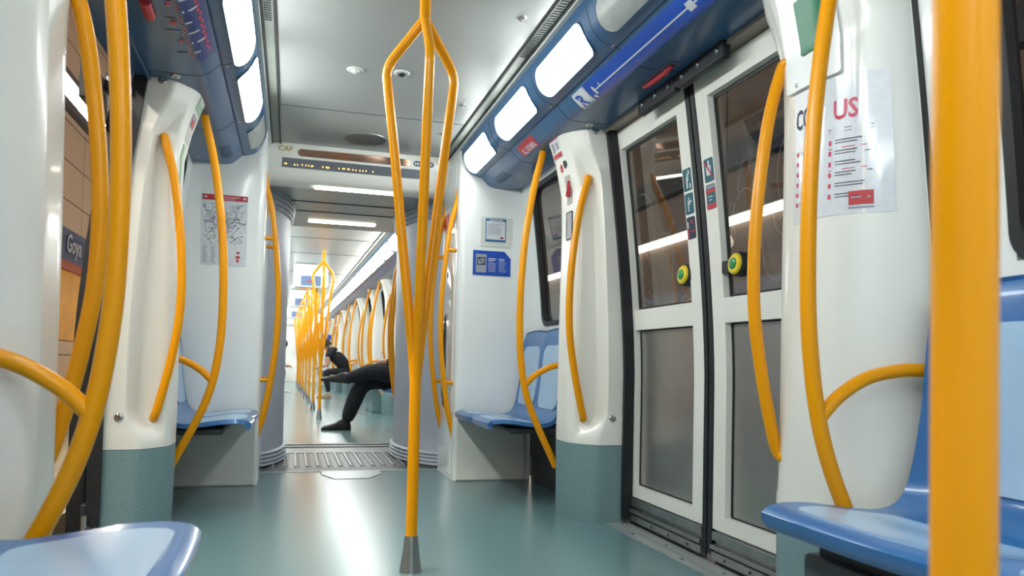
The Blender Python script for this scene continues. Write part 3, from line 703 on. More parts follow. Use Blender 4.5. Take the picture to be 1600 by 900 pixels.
# ceiling fittings
for x, y, w in ((0.435, 2.87, 'nearest the camera, right of the trident pole'), (0.431, 3.955, 'of the right edge just before the ceiling seam'), (0.422, 4.50, 'at the right edge beyond the ceiling seam')):
    tag(obj('ceiling_bolt', stud((x, y, CEIL), (0, 0, -1), 0.017, 0.010, 20), CHROME, smooth=True), 'chrome bolt on the ceiling ' + w, 'bolt')
for x, y, w in ((-0.164, 3.648, 'left of the trident pole'), (0.055, 3.612, 'just behind the trident pole with a dark eye')):
    t = thing('ceiling_sensor', (x, y, CEIL), 'small round sensor on the ceiling ' + w, 'sensor')
    obj('sensor_ring', lathe((x, y, CEIL), [(0.040, 0.002), (0.040, -0.002), (0.032, -0.006), (0.03, -0.006)], 28), CLEAR, t, smooth=True)
    obj('sensor_eye', lathe((x, y, CEIL - 0.004), [(0.022, 0.002), (0.020, -0.006), (0.010, -0.013), (0.002, -0.015)], 20), BLK if x > 0 else CLEAR, t, smooth=True)
t = thing('speaker', (-0.01, 4.78, CEIL), 'round perforated loudspeaker in the ceiling before the sign box', 'speaker')
obj('speaker_rim', lathe((-0.01, 4.78, CEIL), [(0.140, 0.002), (0.138, -0.003), (0.13, -0.003)], 40), STEEL, t, smooth=True)
holes = []
for i in range(-11, 12):
    for j in range(-11, 12):
        x, y = i * 0.0115 + (j % 2) * 0.0058, j * 0.0105
        if x * x + y * y < 0.126 ** 2:
            n0 = len(holes); holes.append(([(x - 0.01 + 0.0042 * math.cos(k * math.pi / 3), 4.78 + y + 0.0042 * math.sin(k * math.pi / 3), CEIL - 0.0036) for k in range(6)], [tuple(range(6))]))
obj('speaker_holes', join(*holes), DGR, t)

# ------------------------------------------------------------------ partitions and the sign box over the gangway
pr = partition(1, 4.72, 1, 'white partition right of the gangway with two blue notices on it')
pq = partition(-1, 4.72, 1, 'white partition left of the gangway with the network map on it')
Sf = lambda x, z: Vector((x, 4.72, z)); Spx = lambda y, z: Vector((0.584, y, z))
# recessed oval door handle on the aisle side of the right partition
Sq = lambda y, z: Vector((0.584, y, z))
hh = obj('door_handle', patch(Sq, 4.985, 5.065, 0.46, 1.07, eps=0.004, r=0.039, na=6, nb=16, sign=-1, thick=0.004), BLK, pr, label='tall black oval recessed handle')
obj('handle_bezel', ring(Sq, 4.975, 5.075, 0.45, 1.08, 0.012, 0.049, 0.008, 0.0, -1), CHROME, hh, smooth=True)
obj('handle_grip', tube([(0.578, 5.025, 0.52), (0.565, 5.025, 0.56), (0.565, 5.025, 0.98), (0.578, 5.025, 1.02)], 0.008, 10, 4), CHROME, hh, smooth=True)
obj('keyhole', patch(Sq, 5.0, 5.02, 1.32, 1.36, eps=0.003, r=0.009, sign=-1), BLK, pr)
ss = thing('side_notice', (0.584, 5.2, 1.6), 'red and white notice on the side of the right partition above the rails', 'sign')
obj('notice_sheet', patch(Sq, 4.98, 5.20, 1.50, 1.80, eps=0.002, sign=-1), PAPER, ss); obj('notice_band', bars(Sq, [(4.99, 5.19, 1.66, 1.76)], eps=0.003, sign=-1), RED, ss)
# framed notice
t = thing('framed_notice', (0.835, 4.72, 1.46), 'small white notice with blue border in a clear holder on the right partition', 'sign')
obj('holder', patch(Sf, 0.735, 0.945, 1.505, 1.700, eps=0.004, r=0.008, sign=1, na=4, nb=4, thick=0.004), CLEAR, t, label='clear plastic holder')
obj('border', patch(Sf, 0.765, 0.902, 1.538, 1.688, eps=0.006, sign=1, na=2, nb=2), BLU if False else mat('notice_border', (0.03, 0.14, 0.30), 0.4, noise=0.05), t)
obj('sheet', patch(Sf, 0.770, 0.897, 1.553, 1.672, eps=0.007, sign=1, na=2, nb=2), PAPER, t)
random.seed(3)
obj('lettering', bars(Sf, [(0.778, 0.778 + random.uniform(0.07, 0.108), 1.585 + 0.0095 * k, 1.5875 + 0.0095 * k) for k in range(8)], eps=0.0085), GREYL, t)
obj('logo_mark', bars(Sf, [(0.862, 0.886, 1.563, 1.568), (0.868, 0.880, 1.559, 1.572)], eps=0.0088), RED, t)
obj('lettering', bars(Sf, [(0.79, 0.88, 1.676, 1.682)], eps=0.0088), LINE, t)
# blue notice with clipped corner
t = thing('blue_notice', (0.81, 4.72, 1.31), 'larger bright blue notice with a clipped corner on the right partition', 'sign')
P = [(0.687, 1.318), (0.938, 1.318), (0.938, 1.433), (0.895, 1.478), (0.687, 1.478)]
V = [(x, 4.716, z) for x, z in P] + [(x, 4.721, z) for x, z in P]; F = [tuple(range(5)), tuple(range(5, 10))[::-1]] + [(i, (i + 1) % 5, 5 + (i + 1) % 5, 5 + i) for i in range(5)]
obj('notice_plate', (V, F), BLU, t)
obj('grey_panel', patch(Sf, 0.706, 0.775, 1.336, 1.455, eps=0.006, na=2, nb=2), GREYL, t)
obj('pictogram', join(bars(Sf, [(0.714, 0.766, 1.385, 1.391), (0.714, 0.766, 1.427, 1.433), (0.714, 0.720, 1.385, 1.433), (0.760, 0.766, 1.385, 1.433)], eps=0.008), ([(0.716, 4.7118, 1.433), (0.724, 4.7118, 1.433), (0.766, 4.7118, 1.386), (0.758, 4.7118, 1.386)], [(0, 1, 2, 3)])), INK, t)
random.seed(5)
obj('lettering', bars(Sf, [(c, c + random.uniform(0.035, 0.055), 1.345 + 0.010 * k, (1.3475 if k < 7 else 1.350) + 0.010 * k) for c in (0.787, 0.858) for k in range(9)], eps=0.0065), LINE, t)
# network map on the left partition
t = thing('network_map', (-0.82, 4.72, 1.30), 'pale network map with a red top band on the left partition', 'map')
obj('map_sheet', patch(Sf, -0.940, -0.690, 1.290, 1.705, eps=0.003, na=2, nb=2, sign=1), PAPER, t)
obj('map_band', patch(Sf, -0.940, -0.690, 1.672, 1.705, eps=0.0045, na=2, nb=2), RED, t, label='red title band')
obj('band_text', bars(Sf, [(-0.88, -0.74, 1.690, 1.694), (-0.86, -0.76, 1.679, 1.682), (-0.93, -0.915, 1.684, 1.694), (-0.715, -0.70, 1.684, 1.694)], eps=0.0058), LINE, t)
random.seed(11); L = []
cols = {'a': (GREYL, []), 'b': (mat('line_violet', (0.25, 0.15, 0.4), 0.5, noise=0.05), []), 'c': (mat('line_green', (0.12, 0.35, 0.14), 0.5, noise=0.05), []), 'd': (INK, [])}
def seg(p, q, w=0.0012):
    dx, dz = q[0] - p[0], q[1] - p[1]; l = math.hypot(dx, dz) + 1e-6; nx, nz = -dz / l * w, dx / l * w
    return [(p[0] + nx, 4.7148, p[1] + nz), (q[0] + nx, 4.7148, q[1] + nz), (q[0] - nx, 4.7148, q[1] - nz), (p[0] - nx, 4.7148, p[1] - nz)], [(0, 1, 2, 3)]
for key in 'abc':
    for k in range(7):
        p = (random.uniform(-0.90, -0.73), random.uniform(1.45, 1.60))
        for j in range(5):
            q = (min(-0.70, max(-0.93, p[0] + random.uniform(-0.05, 0.05))), min(1.65, max(1.42, p[1] + random.uniform(-0.05, 0.05)))); cols[key][1].append(seg(p, q)); p = q
for k in range(60):
    x = random.uniform(-0.93, -0.71); z = random.uniform(1.41, 1.655); cols['d'][1].append(seg((x, z), (x + random.uniform(0.006, 0.02), z), 0.0012))
for k in range(14):
    for c in (-0.932, -0.885, -0.84): cols['a'][1].append(seg((c, 1.305 + 0.007 * k), (c + random.uniform(0.015, 0.035), 1.305 + 0.007 * k), 0.0011))
for nm, key in (('route_lines', 'a'), ('violet_lines', 'b'), ('green_lines', 'c'), ('place_names', 'd')): obj(nm, join(*cols[key][1]), cols[key][0], t)
Vd = [(-0.748, 4.7146, 1.367), (-0.735, 4.7146, 1.376), (-0.722, 4.7146, 1.367), (-0.735, 4.7146, 1.358)]
obj('red_symbol', join((Vd, [(0, 1, 2, 3)]), bars(Sf, [(-0.748, -0.724, 1.335, 1.349), (-0.744, -0.730, 1.312, 1.328)], eps=0.0055)), RED, t)
# hatch under the left seat, pedestals
t = thing('access_hatch', (-0.775, 4.72, 0.16), 'small square hatch with a round lock below the left far seat', 'hatch')
obj('hatch_plate', patch(Sf, -0.872, -0.676, 0.155, 0.297, eps=0.003, na=2, nb=2), CRM, t)
obj('hatch_gap', ring(Sf, -0.876, -0.672, 0.151, 0.301, 0.003, 0.006, 0.002, 0.0, 1), DGR, t)
obj('hatch_lock', stud((-0.718, 4.717, 0.23), (0, -1, 0), 0.011, 0.005), STEEL, t, smooth=True)
for s in (-1, 1):
    nm = 'right' if s > 0 else 'left'
    x0, x1 = (0.60, 1.05)
    tag(obj('seat_pedestal', box(s * 0.602, s * 1.06, 4.708, 4.722, 0.004, 0.40), CRM, bevel=0.012), 'cream panel closing the end below the %s far seat' % nm, 'panel')

# sign box over the gangway
HP = [(5.04, 2.138), (5.06, 2.0), (5.075, 1.965), (5.10, 1.925), (5.14, 1.905), (5.27, 1.905), (5.27, 2.16), (5.04, 2.16)]
V = [(-0.589, y, z) for y, z in HP] + [(0.589, y, z) for y, z in HP]; n = len(HP)
t = thing('sign_box', (0, 5.1, 1.905), 'white sign box over the gangway with an amber text display', 'sign box')
obj('box_shell', (V, [tuple(range(n)), tuple(range(n, 2 * n))[::-1]] + [(i, (i + 1) % n, n + (i + 1) % n, n + i) for i in range(n)]), CRM, t, smooth=True)
Sh = lambda x, z: Vector((x, 5.04 + (2.138 - z) * 0.145, z))
dsp = obj('display_panel', patch(Sh, -0.51, 0.40, 1.988, 2.048, eps=0.003, na=20, nb=2), DISP, t, label='dark dot-matrix display')
random.seed(2); rc = []
for x in (-0.495, -0.487, -0.435, -0.418, -0.388, -0.365, -0.348, -0.330, -0.322, -0.258, -0.236, -0.228, -0.220, -0.155, -0.130, -0.120, -0.098, -0.088, -0.065, -0.045, -0.020, 0.0, 0.02, 0.065):
    z = 2.004 + random.uniform(-0.002, 0.002); rc.append((x, x + 0.006, z, z + 0.009))
obj('amber_dots', bars(Sh, rc, eps=0.0045), LED, dsp, label='glowing amber characters')
obj('slot_window', patch(Sh, -0.415, 0.315, 2.064, 2.110, eps=0.003, r=0.022, na=20, nb=6), MIRR, t, label='brown glossy slot window')
obj('slot_rim', ring(Sh, -0.419, 0.319, 2.060, 2.114, 0.004, 0.026, 0.005, 0.0, 1), STEEL, t)
obj('maker_letters', text_on(Sh, 'CAF', -0.545 + 0.01, 2.090, 0.030, w=0.090, eps=0.003), GOLD, t)
nb_ = obj('number_plate', patch(Sh, 0.335, 0.475, 2.070, 2.105, eps=0.003, r=0.017, na=10, nb=6), mat('plate_navy', (0.02, 0.05, 0.16), 0.4, noise=0.05), t)
obj('number_text', text_on(Sh, 'M-3038', 0.345, 2.078, 0.020, w=0.12, eps=0.005), LINE, nb_)

# ------------------------------------------------------------------ gangway
fl = struct('floor_gangway', box(-1.16, 1.16, 5.24, 6.95, -0.08, -0.012), DGR)
t = thing('gangway_plate', (0, 5.8, -0.01), 'ribbed metal tread plate on the floor of the gangway', 'tread plate')
obj('near_sill', join(box(-0.60, 0.60, 5.235, 5.262, -0.01, 0.004)), SILL, t, bevel=0.001, label='bright metal edge strip')
obj('dark_border', box(-0.60, 0.60, 5.262, 5.44, -0.01, 0.002), mat('tread_dark', (0.10, 0.115, 0.12), 0.45, 0.3, noise=0.15, nscale=30), t)
TM = mat('tread_mid', (0.13, 0.145, 0.145), 0.4, 0.5, noise=0.15, nscale=20)
obj('plate_base', box(-0.55, 0.55, 5.44, 6.25, -0.01, 0.002), TM, t)
obj('tread_rib', join(*[box(-0.52 + 0.075 * k, -0.52 + 0.075 * k + 0.012, 5.46, 6.22, 0.0, 0.012) for k in range(15)]), SILL, t)
obj('tread_groove', join(*[box(-0.505 + 0.075 * k, -0.505 + 0.075 * k + 0.022, 5.46, 6.22, 0.0, 0.004) for k in range(15)]), DGR, t)
obj('far_sill', join(box(-0.60, 0.60, 6.25, 6.62, -0.01, 0.006), box(-0.60, 0.60, 6.62, 6.70, 0.0, 0.016), box(-0.60, 0.60, 6.86, 6.95, -0.01, 0.010)), mat('sill_mid', (0.25, 0.27, 0.27), 0.4, 0.5, noise=0.1), t, bevel=0.002)
V = [(-0.20, 5.235, 0.003), (0.185, 5.235, 0.003), (0.185, 5.10, 0.003), (0.085, 4.90, 0.003), (-0.13, 4.90, 0.003), (-0.20, 5.10, 0.003)]
V2 = [(a, b, 0.0005) for a, b, c in V]
t = thing('floor_cover_plate', (0, 5.1, 0), 'pale trapezoid cover plate let into the floor before the gangway', 'plate')
obj('plate_edge', ([((a - 0.0) * 1.03, 5.07 + (b - 5.07) * 1.04, 0.0006) for a, b, c in V] + [((a) * 1.03, 5.07 + (b - 5.07) * 1.04, 0.0022) for a, b, c in V], [tuple(range(6))[::-1], tuple(range(6, 12))] + [(i, (i + 1) % 6, 6 + (i + 1) % 6, 6 + i) for i in range(6)]), DGR, t)
obj('plate_top', (V2 + V, [tuple(range(6)), tuple(range(6, 12))[::-1]] + [(i, (i + 1) % 6, 6 + (i + 1) % 6, 6 + i) for i in range(6)]), mat('cover_plate', (0.30, 0.36, 0.37), 0.28, 0.5, noise=0.05), t)

def ell(s, rx, ry, n=48): return [((0.765 if s > 0 else -0.83) + rx * math.cos(2 * math.pi * k / n), 6.06 + ry * math.sin(2 * math.pi * k / n)) for k in range(n)]
for s in (-1, 1):
    t = thing('bellows_column', (s * 0.83, 6.06, 0), 'grey rubber bellows column on the %s side of the gangway' % ('right' if s > 0 else 'left'), 'bellows')
    def stack(prof, n=56):
        V, F = [], []
        for g, z in prof: V += [(x, y, z) for x, y in ell(s, 0.375 + g, 0.74 + g, n)]
        for i in range(len(prof) - 1):
            for k in range(n): F.append((i * n + k, i * n + (k + 1) % n, (i + 1) * n + (k + 1) % n, (i + 1) * n + k))
        F.append(tuple(range(n))[::-1]); F.append(tuple(range((len(prof) - 1) * n, len(prof) * n))); return V, F
    obj('column_body', stack([(0.0, 0.10), (-0.004, 0.5), (0.0, 1.2), (0.008, 1.80)]), BELL, t, smooth=True)
    pr_ = []
    for k in range(4):
        for a in range(7): pr_.append((0.012 + 0.016 * math.sin(math.pi * a / 6) - 0.002 * k, 0.002 + 0.026 * k + 0.026 * a / 6))
    obj('bottom_roll', stack(pr_), BELL, t, smooth=True, label='ringed roll at the foot')
    pr_ = [(0.012, 1.795)]
    for k in range(4):
        for a in range(5): pr_.append((0.016 + 0.010 * math.sin(math.pi * a / 4) + 0.006 * k, 1.80 + 0.035 * k + 0.034 * a / 4))
    obj('top_roll', stack(pr_), BELD, t, smooth=True, label='darker ringed collar at the top')
struct('ceiling_gangway', join(box(-1.1, 1.1, 5.275, 5.74, 1.915, 2.16), box(-1.1, 1.1, 5.75, 6.15, 1.922, 2.16), box(-1.1, 1.1, 6.16, 6.95, 1.93, 2.16)), CEI, bevel=0.006)
struct(num('trim'), join(box(-1.1, 1.1, 5.738, 5.752, 1.91, 2.1), box(-1.1, 1.1, 6.148, 6.162, 1.918, 2.1)), DGR)
tag(obj('strip_light', box(-0.30, 0.26, 5.155, 5.215, 1.893, 1.9045), GLAMP, bevel=0.003), 'slim lit strip light on the gangway ceiling just below the sign box', 'lamp')
tag(obj('strip_light', box(-0.31, 0.25, 6.58, 6.66, 1.922, 1.935), GLAMP, bevel=0.003), 'slim lit strip light at the far end of the gangway ceiling', 'lamp')
for s in (-1, 1): struct('wall_gangway_right' if s > 0 else 'wall_gangway_left', box(s * 1.08, s * 1.12, 5.2, 7.0, -0.05, 2.16), BELD)

# ------------------------------------------------------------------ stickers on pillars and doors
SP = S_pil(1, 3.35, 1); sp = pil_sign(1, 1)
t = thing('alarm_instructions', (0.88, 3.6, 1.85), 'small red and white instruction stickers at the top of the right pillar', 'sticker')
obj('sticker_sheet', patch(SP, 0.18, 0.30, 1.795, 1.915, eps=0.0015, r=0.008, sign=sp), PAPER, t)
obj('lettering', bars(SP, [(0.185, 0.295, 1.885, 1.91), (0.185, 0.295, 1.80, 1.822)], eps=0.0028, sign=sp), RED, t)
obj('picture_mark', bars(SP, [(0.20, 0.23, 1.835, 1.87), (0.25, 0.285, 1.83, 1.875)], eps=0.0028, sign=sp), GREYL, t)
obj('round_mark', join(patch(SP, 0.17, 0.205, 1.735, 1.775, eps=0.0015, r=0.017, sign=sp), patch(SP, 0.16, 0.185, 1.74, 1.77, eps=0.002, r=0.012, sign=sp)), DGR, t)
obj('red_mark', patch(SP, 0.22, 0.25, 1.725, 1.765, eps=0.002, r=0.014, sign=sp), RED, t)
t = thing('emergency_puller', (0.9, 3.5, 1.62), 'red emergency pull handle in a recess on the right pillar', 'handle')
obj('recess', patch(SP, 0.155, 0.225, 1.555, 1.70, eps=0.001, r=0.01, sign=sp), mat('recess_grey', (0.42, 0.40, 0.37), 0.4, noise=0.05), t)
c = [SP(u, z) + Vector((-0.012, -0.012, 0)) for u, z in ((0.165, 1.665), (0.19, 1.63), (0.21, 1.60), (0.175, 1.605), (0.165, 1.64))]
obj('pull_handle', tube(c, 0.006, 10, 4), RED, t, smooth=True)
t = thing('intercom_panel', (0.9, 3.5, 1.4), 'narrow grey intercom plate on the right pillar below the red pull handle', 'panel')
obj('intercom_plate', patch(SP, 0.158, 0.225, 1.385, 1.575 - 0.06, eps=0.003, r=0.006, sign=sp), mat('plate_silver', (0.36, 0.38, 0.43), 0.4, 0.3, noise=0.1, nscale=60), t)
obj('intercom_frame', ring(SP, 0.153, 0.230, 1.380, 1.52, 0.004, 0.006, 0.004, 0.0, sp), DGR, t)
SPF = S_pil(-1, 3.35, 1); sl_ = pil_sign(-1, 1)
t = thing('exit_stickers', (-0.88, 3.6, 1.85), 'green and red safety stickers along the curved edge of the left pillar', 'sticker')
obj('green_sticker', patch(SPF, 0.17, 0.30, 1.83, 1.915, eps=0.0015, r=0.01, sign=sl_), LGRN, t)
obj('sticker_arrow', bars(SPF, [(0.19, 0.28, 1.865, 1.885)], eps=0.003, sign=sl_), PAPER, t)
obj('red_sticker', patch(SPF, 0.17, 0.26, 1.755, 1.81, eps=0.0015, r=0.006, sign=sl_), GREYL, t)
obj('red_dot', patch(SPF, 0.19, 0.24, 1.762, 1.79, eps=0.003, r=0.012, sign=sl_), RED, t)
obj('grey_sticker', patch(SPF, 0.165, 0.25, 1.69, 1.745, eps=0.0015, r=0.006, sign=sl_), PAPER, t)
obj('long_green_sticker', patch(SPF, 0.16, 0.21, 1.50, 1.67, eps=0.0015, r=0.008, sign=sl_), LGRN, t)
# doors
SD = S_door(1); SW = SD
def door_sticker(y0, y1, z0, z1, m, label, marks):
    t = thing('safety_sticker', SD((y0 + y1) / 2, z0), label, 'sticker')
    obj('sticker_sheet', patch(SD, y0, y1, z0, z1, eps=0.0012, r=0.008, sign=-1, na=4, nb=6), m, t)
    for mm, rs in marks: obj('picture_mark', bars(SD, [(y1 - (y1 - y0) * b, y1 - (y1 - y0) * a, z0 + (z1 - z0) * c, z0 + (z1 - z0) * d) for a, b, c, d in rs], eps=0.0024, sign=-1), mm, t)
door_sticker(2.70, 2.765, 1.47, 1.56, TEAL, 'teal sticker with a white hand on the left door leaf, topmost of three', [(LINE, [(.4, .55, .1, .6), (.5, .65, .45, .75), (.65, .8, .7, .9), (.75, .9, .1, .3)]), (RED, [(.15, .3, .4, .5)])])
door_sticker(2.70, 2.765, 1.375, 1.46, TEAL, 'dark sticker with a running figure on the left door leaf, middle of three', [(LINE, [(.45, .55, .7, .8), (.35, .6, .45, .65), (.6, .8, .55, .65), (.35, .45, .15, .45)])])
door_sticker(2.70, 2.765, 1.275, 1.365, INK, 'dark sticker with red marks on the left door leaf, lowest of three', [(LINE, [(.1, .22, .5, .8)]), (RED, [(.1, .25, .05, .45), (.55, .75, .68, .85), (.5, .9, .3, .38)])])
door_sticker(2.535, 2.60, 1.47, 1.56, TEAL, 'teal sticker with a crossed-out white shape on the right door leaf', [(LINE, [(.25, .75, .28, .68), (.45, .62, .68, .9)])])
t = D.objects['safety_sticker.003']
V = []
for a, b in ((0.05, 0.88), (0.15, 0.93), (0.97, 0.18), (0.87, 0.13)):
    y = 2.60 - 0.065 * a; z = 1.47 + 0.09 * b; V.append(tuple(SD(y, z) + Vector((-0.0034, 0, 0))))
obj('red_bar', (V, [(0, 1, 2, 3)]), RED, t)
door_sticker(2.535, 2.60, 1.365, 1.46, TEAL, 'teal sticker with red and white text bands under the crossed-out one', [(GREYL, [(0, 1, .84, .95)]), (RED, [(0, 1, .66, .8), (0, 1, .02, .22)]), (LINE, [(.2, .7, .5, .54), (.3, .6, .36, .4)])])

# near right pillar: green box housing and poster
SN = S_pil(1, 1.95, -1); sn = pil_sign(1, -1)
t = thing('emergency_box', (0.88, 1.72, 1.52), 'white housing with a green cover at the top of the near right pillar', 'emergency box')
obj('box_housing', patch(SN, 0.155, 0.345, 1.515, 1.86, eps=0.012, r=0.012, sign=sn, na=10, nb=14, thick=0.014), WHT, t, smooth=True)
obj('green_cover', patch(SN, 0.225, 0.325, 1.60, 1.745, eps=0.017, r=0.006, sign=sn, na=6, nb=8, thick=0.006), GRN, t, smooth=True)
obj('key_switch', stud(SN(0.30, 1.565) + Vector((-0.012, 0, 0)), (-1, 0, 0), 0.012, 0.004), BLK, t, smooth=True)
for u, z in ((0.20, 1.53), (0.32, 1.84), (0.20, 1.84)): obj('screw', stud(SN(u, z) + Vector((-0.012, 0, 0)), (-1, 0, 0), 0.006, 0.003, 12), CHROME, t, smooth=True)
t = thing('health_poster', (0.9, 1.65, 1.15), 'tall glossy poster with dark and red title letters on the near right pillar', 'poster')
obj('poster_sheet', patch(SN, 0.178, 0.425, 1.150, 1.510, eps=0.0015, r=0.006, sign=sn, na=16, nb=10), PAPER, t, smooth=True)
obj('dark_title', text_on(SN, 'CON', 0.185, 1.408, 0.055, w=0.090, eps=0.003, sign=sn), INK, t)
obj('red_title', text_on(SN, 'US', 0.325, 1.398, 0.050, w=0.052, eps=0.003, sign=sn), PINK, t)
random.seed(9); a_, b_, c_ = [], [], []
for k in range(6):
    z = 1.345 - 0.028 * k
    a_.append((0.191, 0.199, z - 0.011, z)); c_ += [(0.208, 0.26, z - 0.003, z - 0.0015), (0.208, 0.25, z - 0.009, z - 0.0075)]
    a_.append((0.312, 0.319, z - 0.012, z)); b_ += [(0.33, 0.33 + random.uniform(0.04, 0.07), z - 0.003, z - 0.0008), (0.33, 0.33 + random.uniform(0.03, 0.07), z - 0.010, z - 0.008)]
    if k in (1, 3): a_.append((0.312, 0.39, z + 0.005, z + 0.007))
c_ += [(0.31, 0.40, 1.372, 1.375), (0.31, 0.40, 1.364, 1.366)]
obj('pink_icons', bars(SN, a_, eps=0.003, sign=sn), PINK, t); obj('lettering', bars(SN, b_, eps=0.003, sign=sn), INK, t); obj('lettering', bars(SN, c_, eps=0.003, sign=sn), GREYL, t)
obj('red_square', patch(SN, 0.358, 0.398, 1.172, 1.207, eps=0.003, sign=sn, na=3, nb=3), RED, t)
obj('square_caption', bars(SN, [(0.362, 0.394, 1.188, 1.192), (0.358, 0.398, 1.163, 1.167)], eps=0.004, sign=sn), GREYL, t)
# flyer on the near left pillar
SM = S_pil(-1, 1.95, -1); sm_ = pil_sign(-1, -1)
t = thing('blurred_flyer', (-0.9, 1.65, 1.25), 'blurred printed flyer on the pillar at the left edge of the photo', 'poster')
obj('flyer_sheet', patch(SM, 0.20, 0.40, 1.25, 1.52, eps=0.0015, sign=sm_, na=12), PAPER, t, smooth=True)
obj('lettering', bars(SM, [(0.22, 0.36 - 0.02 * (k % 3), 1.33 + 0.02 * k, 1.338 + 0.02 * k) for k in range(9)], eps=0.003, sign=sm_), GREYL, t)
obj('flyer_mark', bars(SM, [(0.205, 0.217, 1.27, 1.29), (0.205, 0.217, 1.33, 1.35)], eps=0.003, sign=sm_), PINK, t)
S = S_wall(1); t = thing('window_sticker', (1.0, 1.42, 1.39), 'small blue sticker on the wall partly behind the blurred pole', 'sticker')
obj('sticker_sheet', patch(S, 1.37, 1.432, 1.39, 1.485, eps=0.0015, r=0.006, sign=-1), mat('sticker_blue', (0.03, 0.16, 0.28), 0.4, noise=0.05), t)
obj('sticker_mark', bars(S, [(1.38, 1.42, 1.405, 1.415), (1.395, 1.41, 1.415, 1.44)], eps=0.003, sign=-1), LINE, t)

# ================================================================== STATION OUTSIDE
struct('floor_platform_left', box(-2.9, -1.42, -4, 30, -0.10, 0.0), SPLAT)
struct('wall_platform_left', join(box(-2.95, -2.80, -4, 30, 1.66, 4.59), box(-2.95, -2.80, -4, 30, -0.1, 0.89)), BROWN)
struct('ceiling_station', box(-3.0, 5.2, -4, 30, 4.6, 4.7), BROWN)
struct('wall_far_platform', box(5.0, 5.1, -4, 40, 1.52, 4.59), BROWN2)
struct(num('trim'), box(5.0, 5.1, -4, 40, -0.5, 1.52), DARK)
struct(num('trim'), box(3.0, 5.0, -4, 40, -0.6, -0.1), DARK)
struct(num('trim'), box(-1.42, 3.0, -4, 6, -1.3, -0.9), DARK)
def station_sign(x, z0, z1, y0, y1, reading, label, ys, h):
    t = thing('station_name_band', (x, (y0 + y1) / 2, z0), label, 'sign')
    obj('band', box(x, x + (0.03 if x > 0 else -0.03), y0, y1, z0, z1), SBLU, t)
    obj('stripe', box(x - (0.004 if x > 0 else -0.004), x + (0.03 if x > 0 else -0.03), y0, y1, z0 - 0.10, z0 - 0.002), ORRD, t)
    S = lambda y, z: Vector((x, y, z)); sn = -1 if x > 0 else 1
    for yy in ys: obj('station_name', text_on(S, 'Goya', yy, z0 + (z1 - z0) * 0.28, h, eps=0.012, sign=sn, da=-1 if x > 0 else 1, slant=0.2), LINE, t)
station_sign(-2.765, 1.76, 2.10, -4, 30, 1, 'dark blue station name band outside the open left doorway', (5.6, 9.05, 12.5), 0.20)
station_sign(4.965, 1.55, 1.86, -4, 40, 1, 'dark blue station name band seen through the right door panes', (9.75, 6.0), 0.16)
struct(num('trim'), box(-2.90, -2.80, -4, 30, 0.9, 1.655), ORNG)
tl = thing('tube_light', (-2.75, 13, 3.34), 'bright tube light row outside the open left doorway', 'lamp')
obj('tube_diffuser', box(-2.79, -2.72, -4, 30, 3.42, 3.60), TUBE, tl); obj('tube_housing', join(box(-2.795, -2.70, -4, 30, 3.61, 3.68), box(-2.795, -2.72, -4, 30, 3.33, 3.41)), DGR, tl)
tr = thing('tube_light', (4.97, 18, 2.58), 'bright tube light row seen through the right door panes', 'lamp')
obj('tube_diffuser', box(4.92, 4.99, -4, 40, 2.60, 2.695), TUBE2, tr); obj('tube_housing', box(4.90, 4.995, -4, 40, 2.70, 2.74), DGR, tr)
t = thing('cable_duct', (4.9, 18, 3.35), 'dark cable duct running along the station wall above the tube light', 'duct')
obj('duct_body', box(4.86, 5.0, -4, 40, 3.30, 3.62), mat('duct_navy', (0.012, 0.018, 0.032), 0.5, noise=0.1), t)
gl = thing('globe_lamp', (4.6, 8.05, 2.28), 'round white globe below the tube light through the right pane', 'lamp')
obj('globe', lathe((4.6, 8.05, 2.28), [(0.005, -0.10), (0.06, -0.085), (0.095, -0.03), (0.10, 0.02), (0.07, 0.08), (0.02, 0.10)], 20), mat('globe_glow', (0.9, 0.85, 0.78), 0.4, emit=1.6), gl, smooth=True)
obj('hanger', tube([(4.6, 8.05, 2.37), (4.6, 8.05, 4.6)], 0.012, 8, 1), DGR, gl)

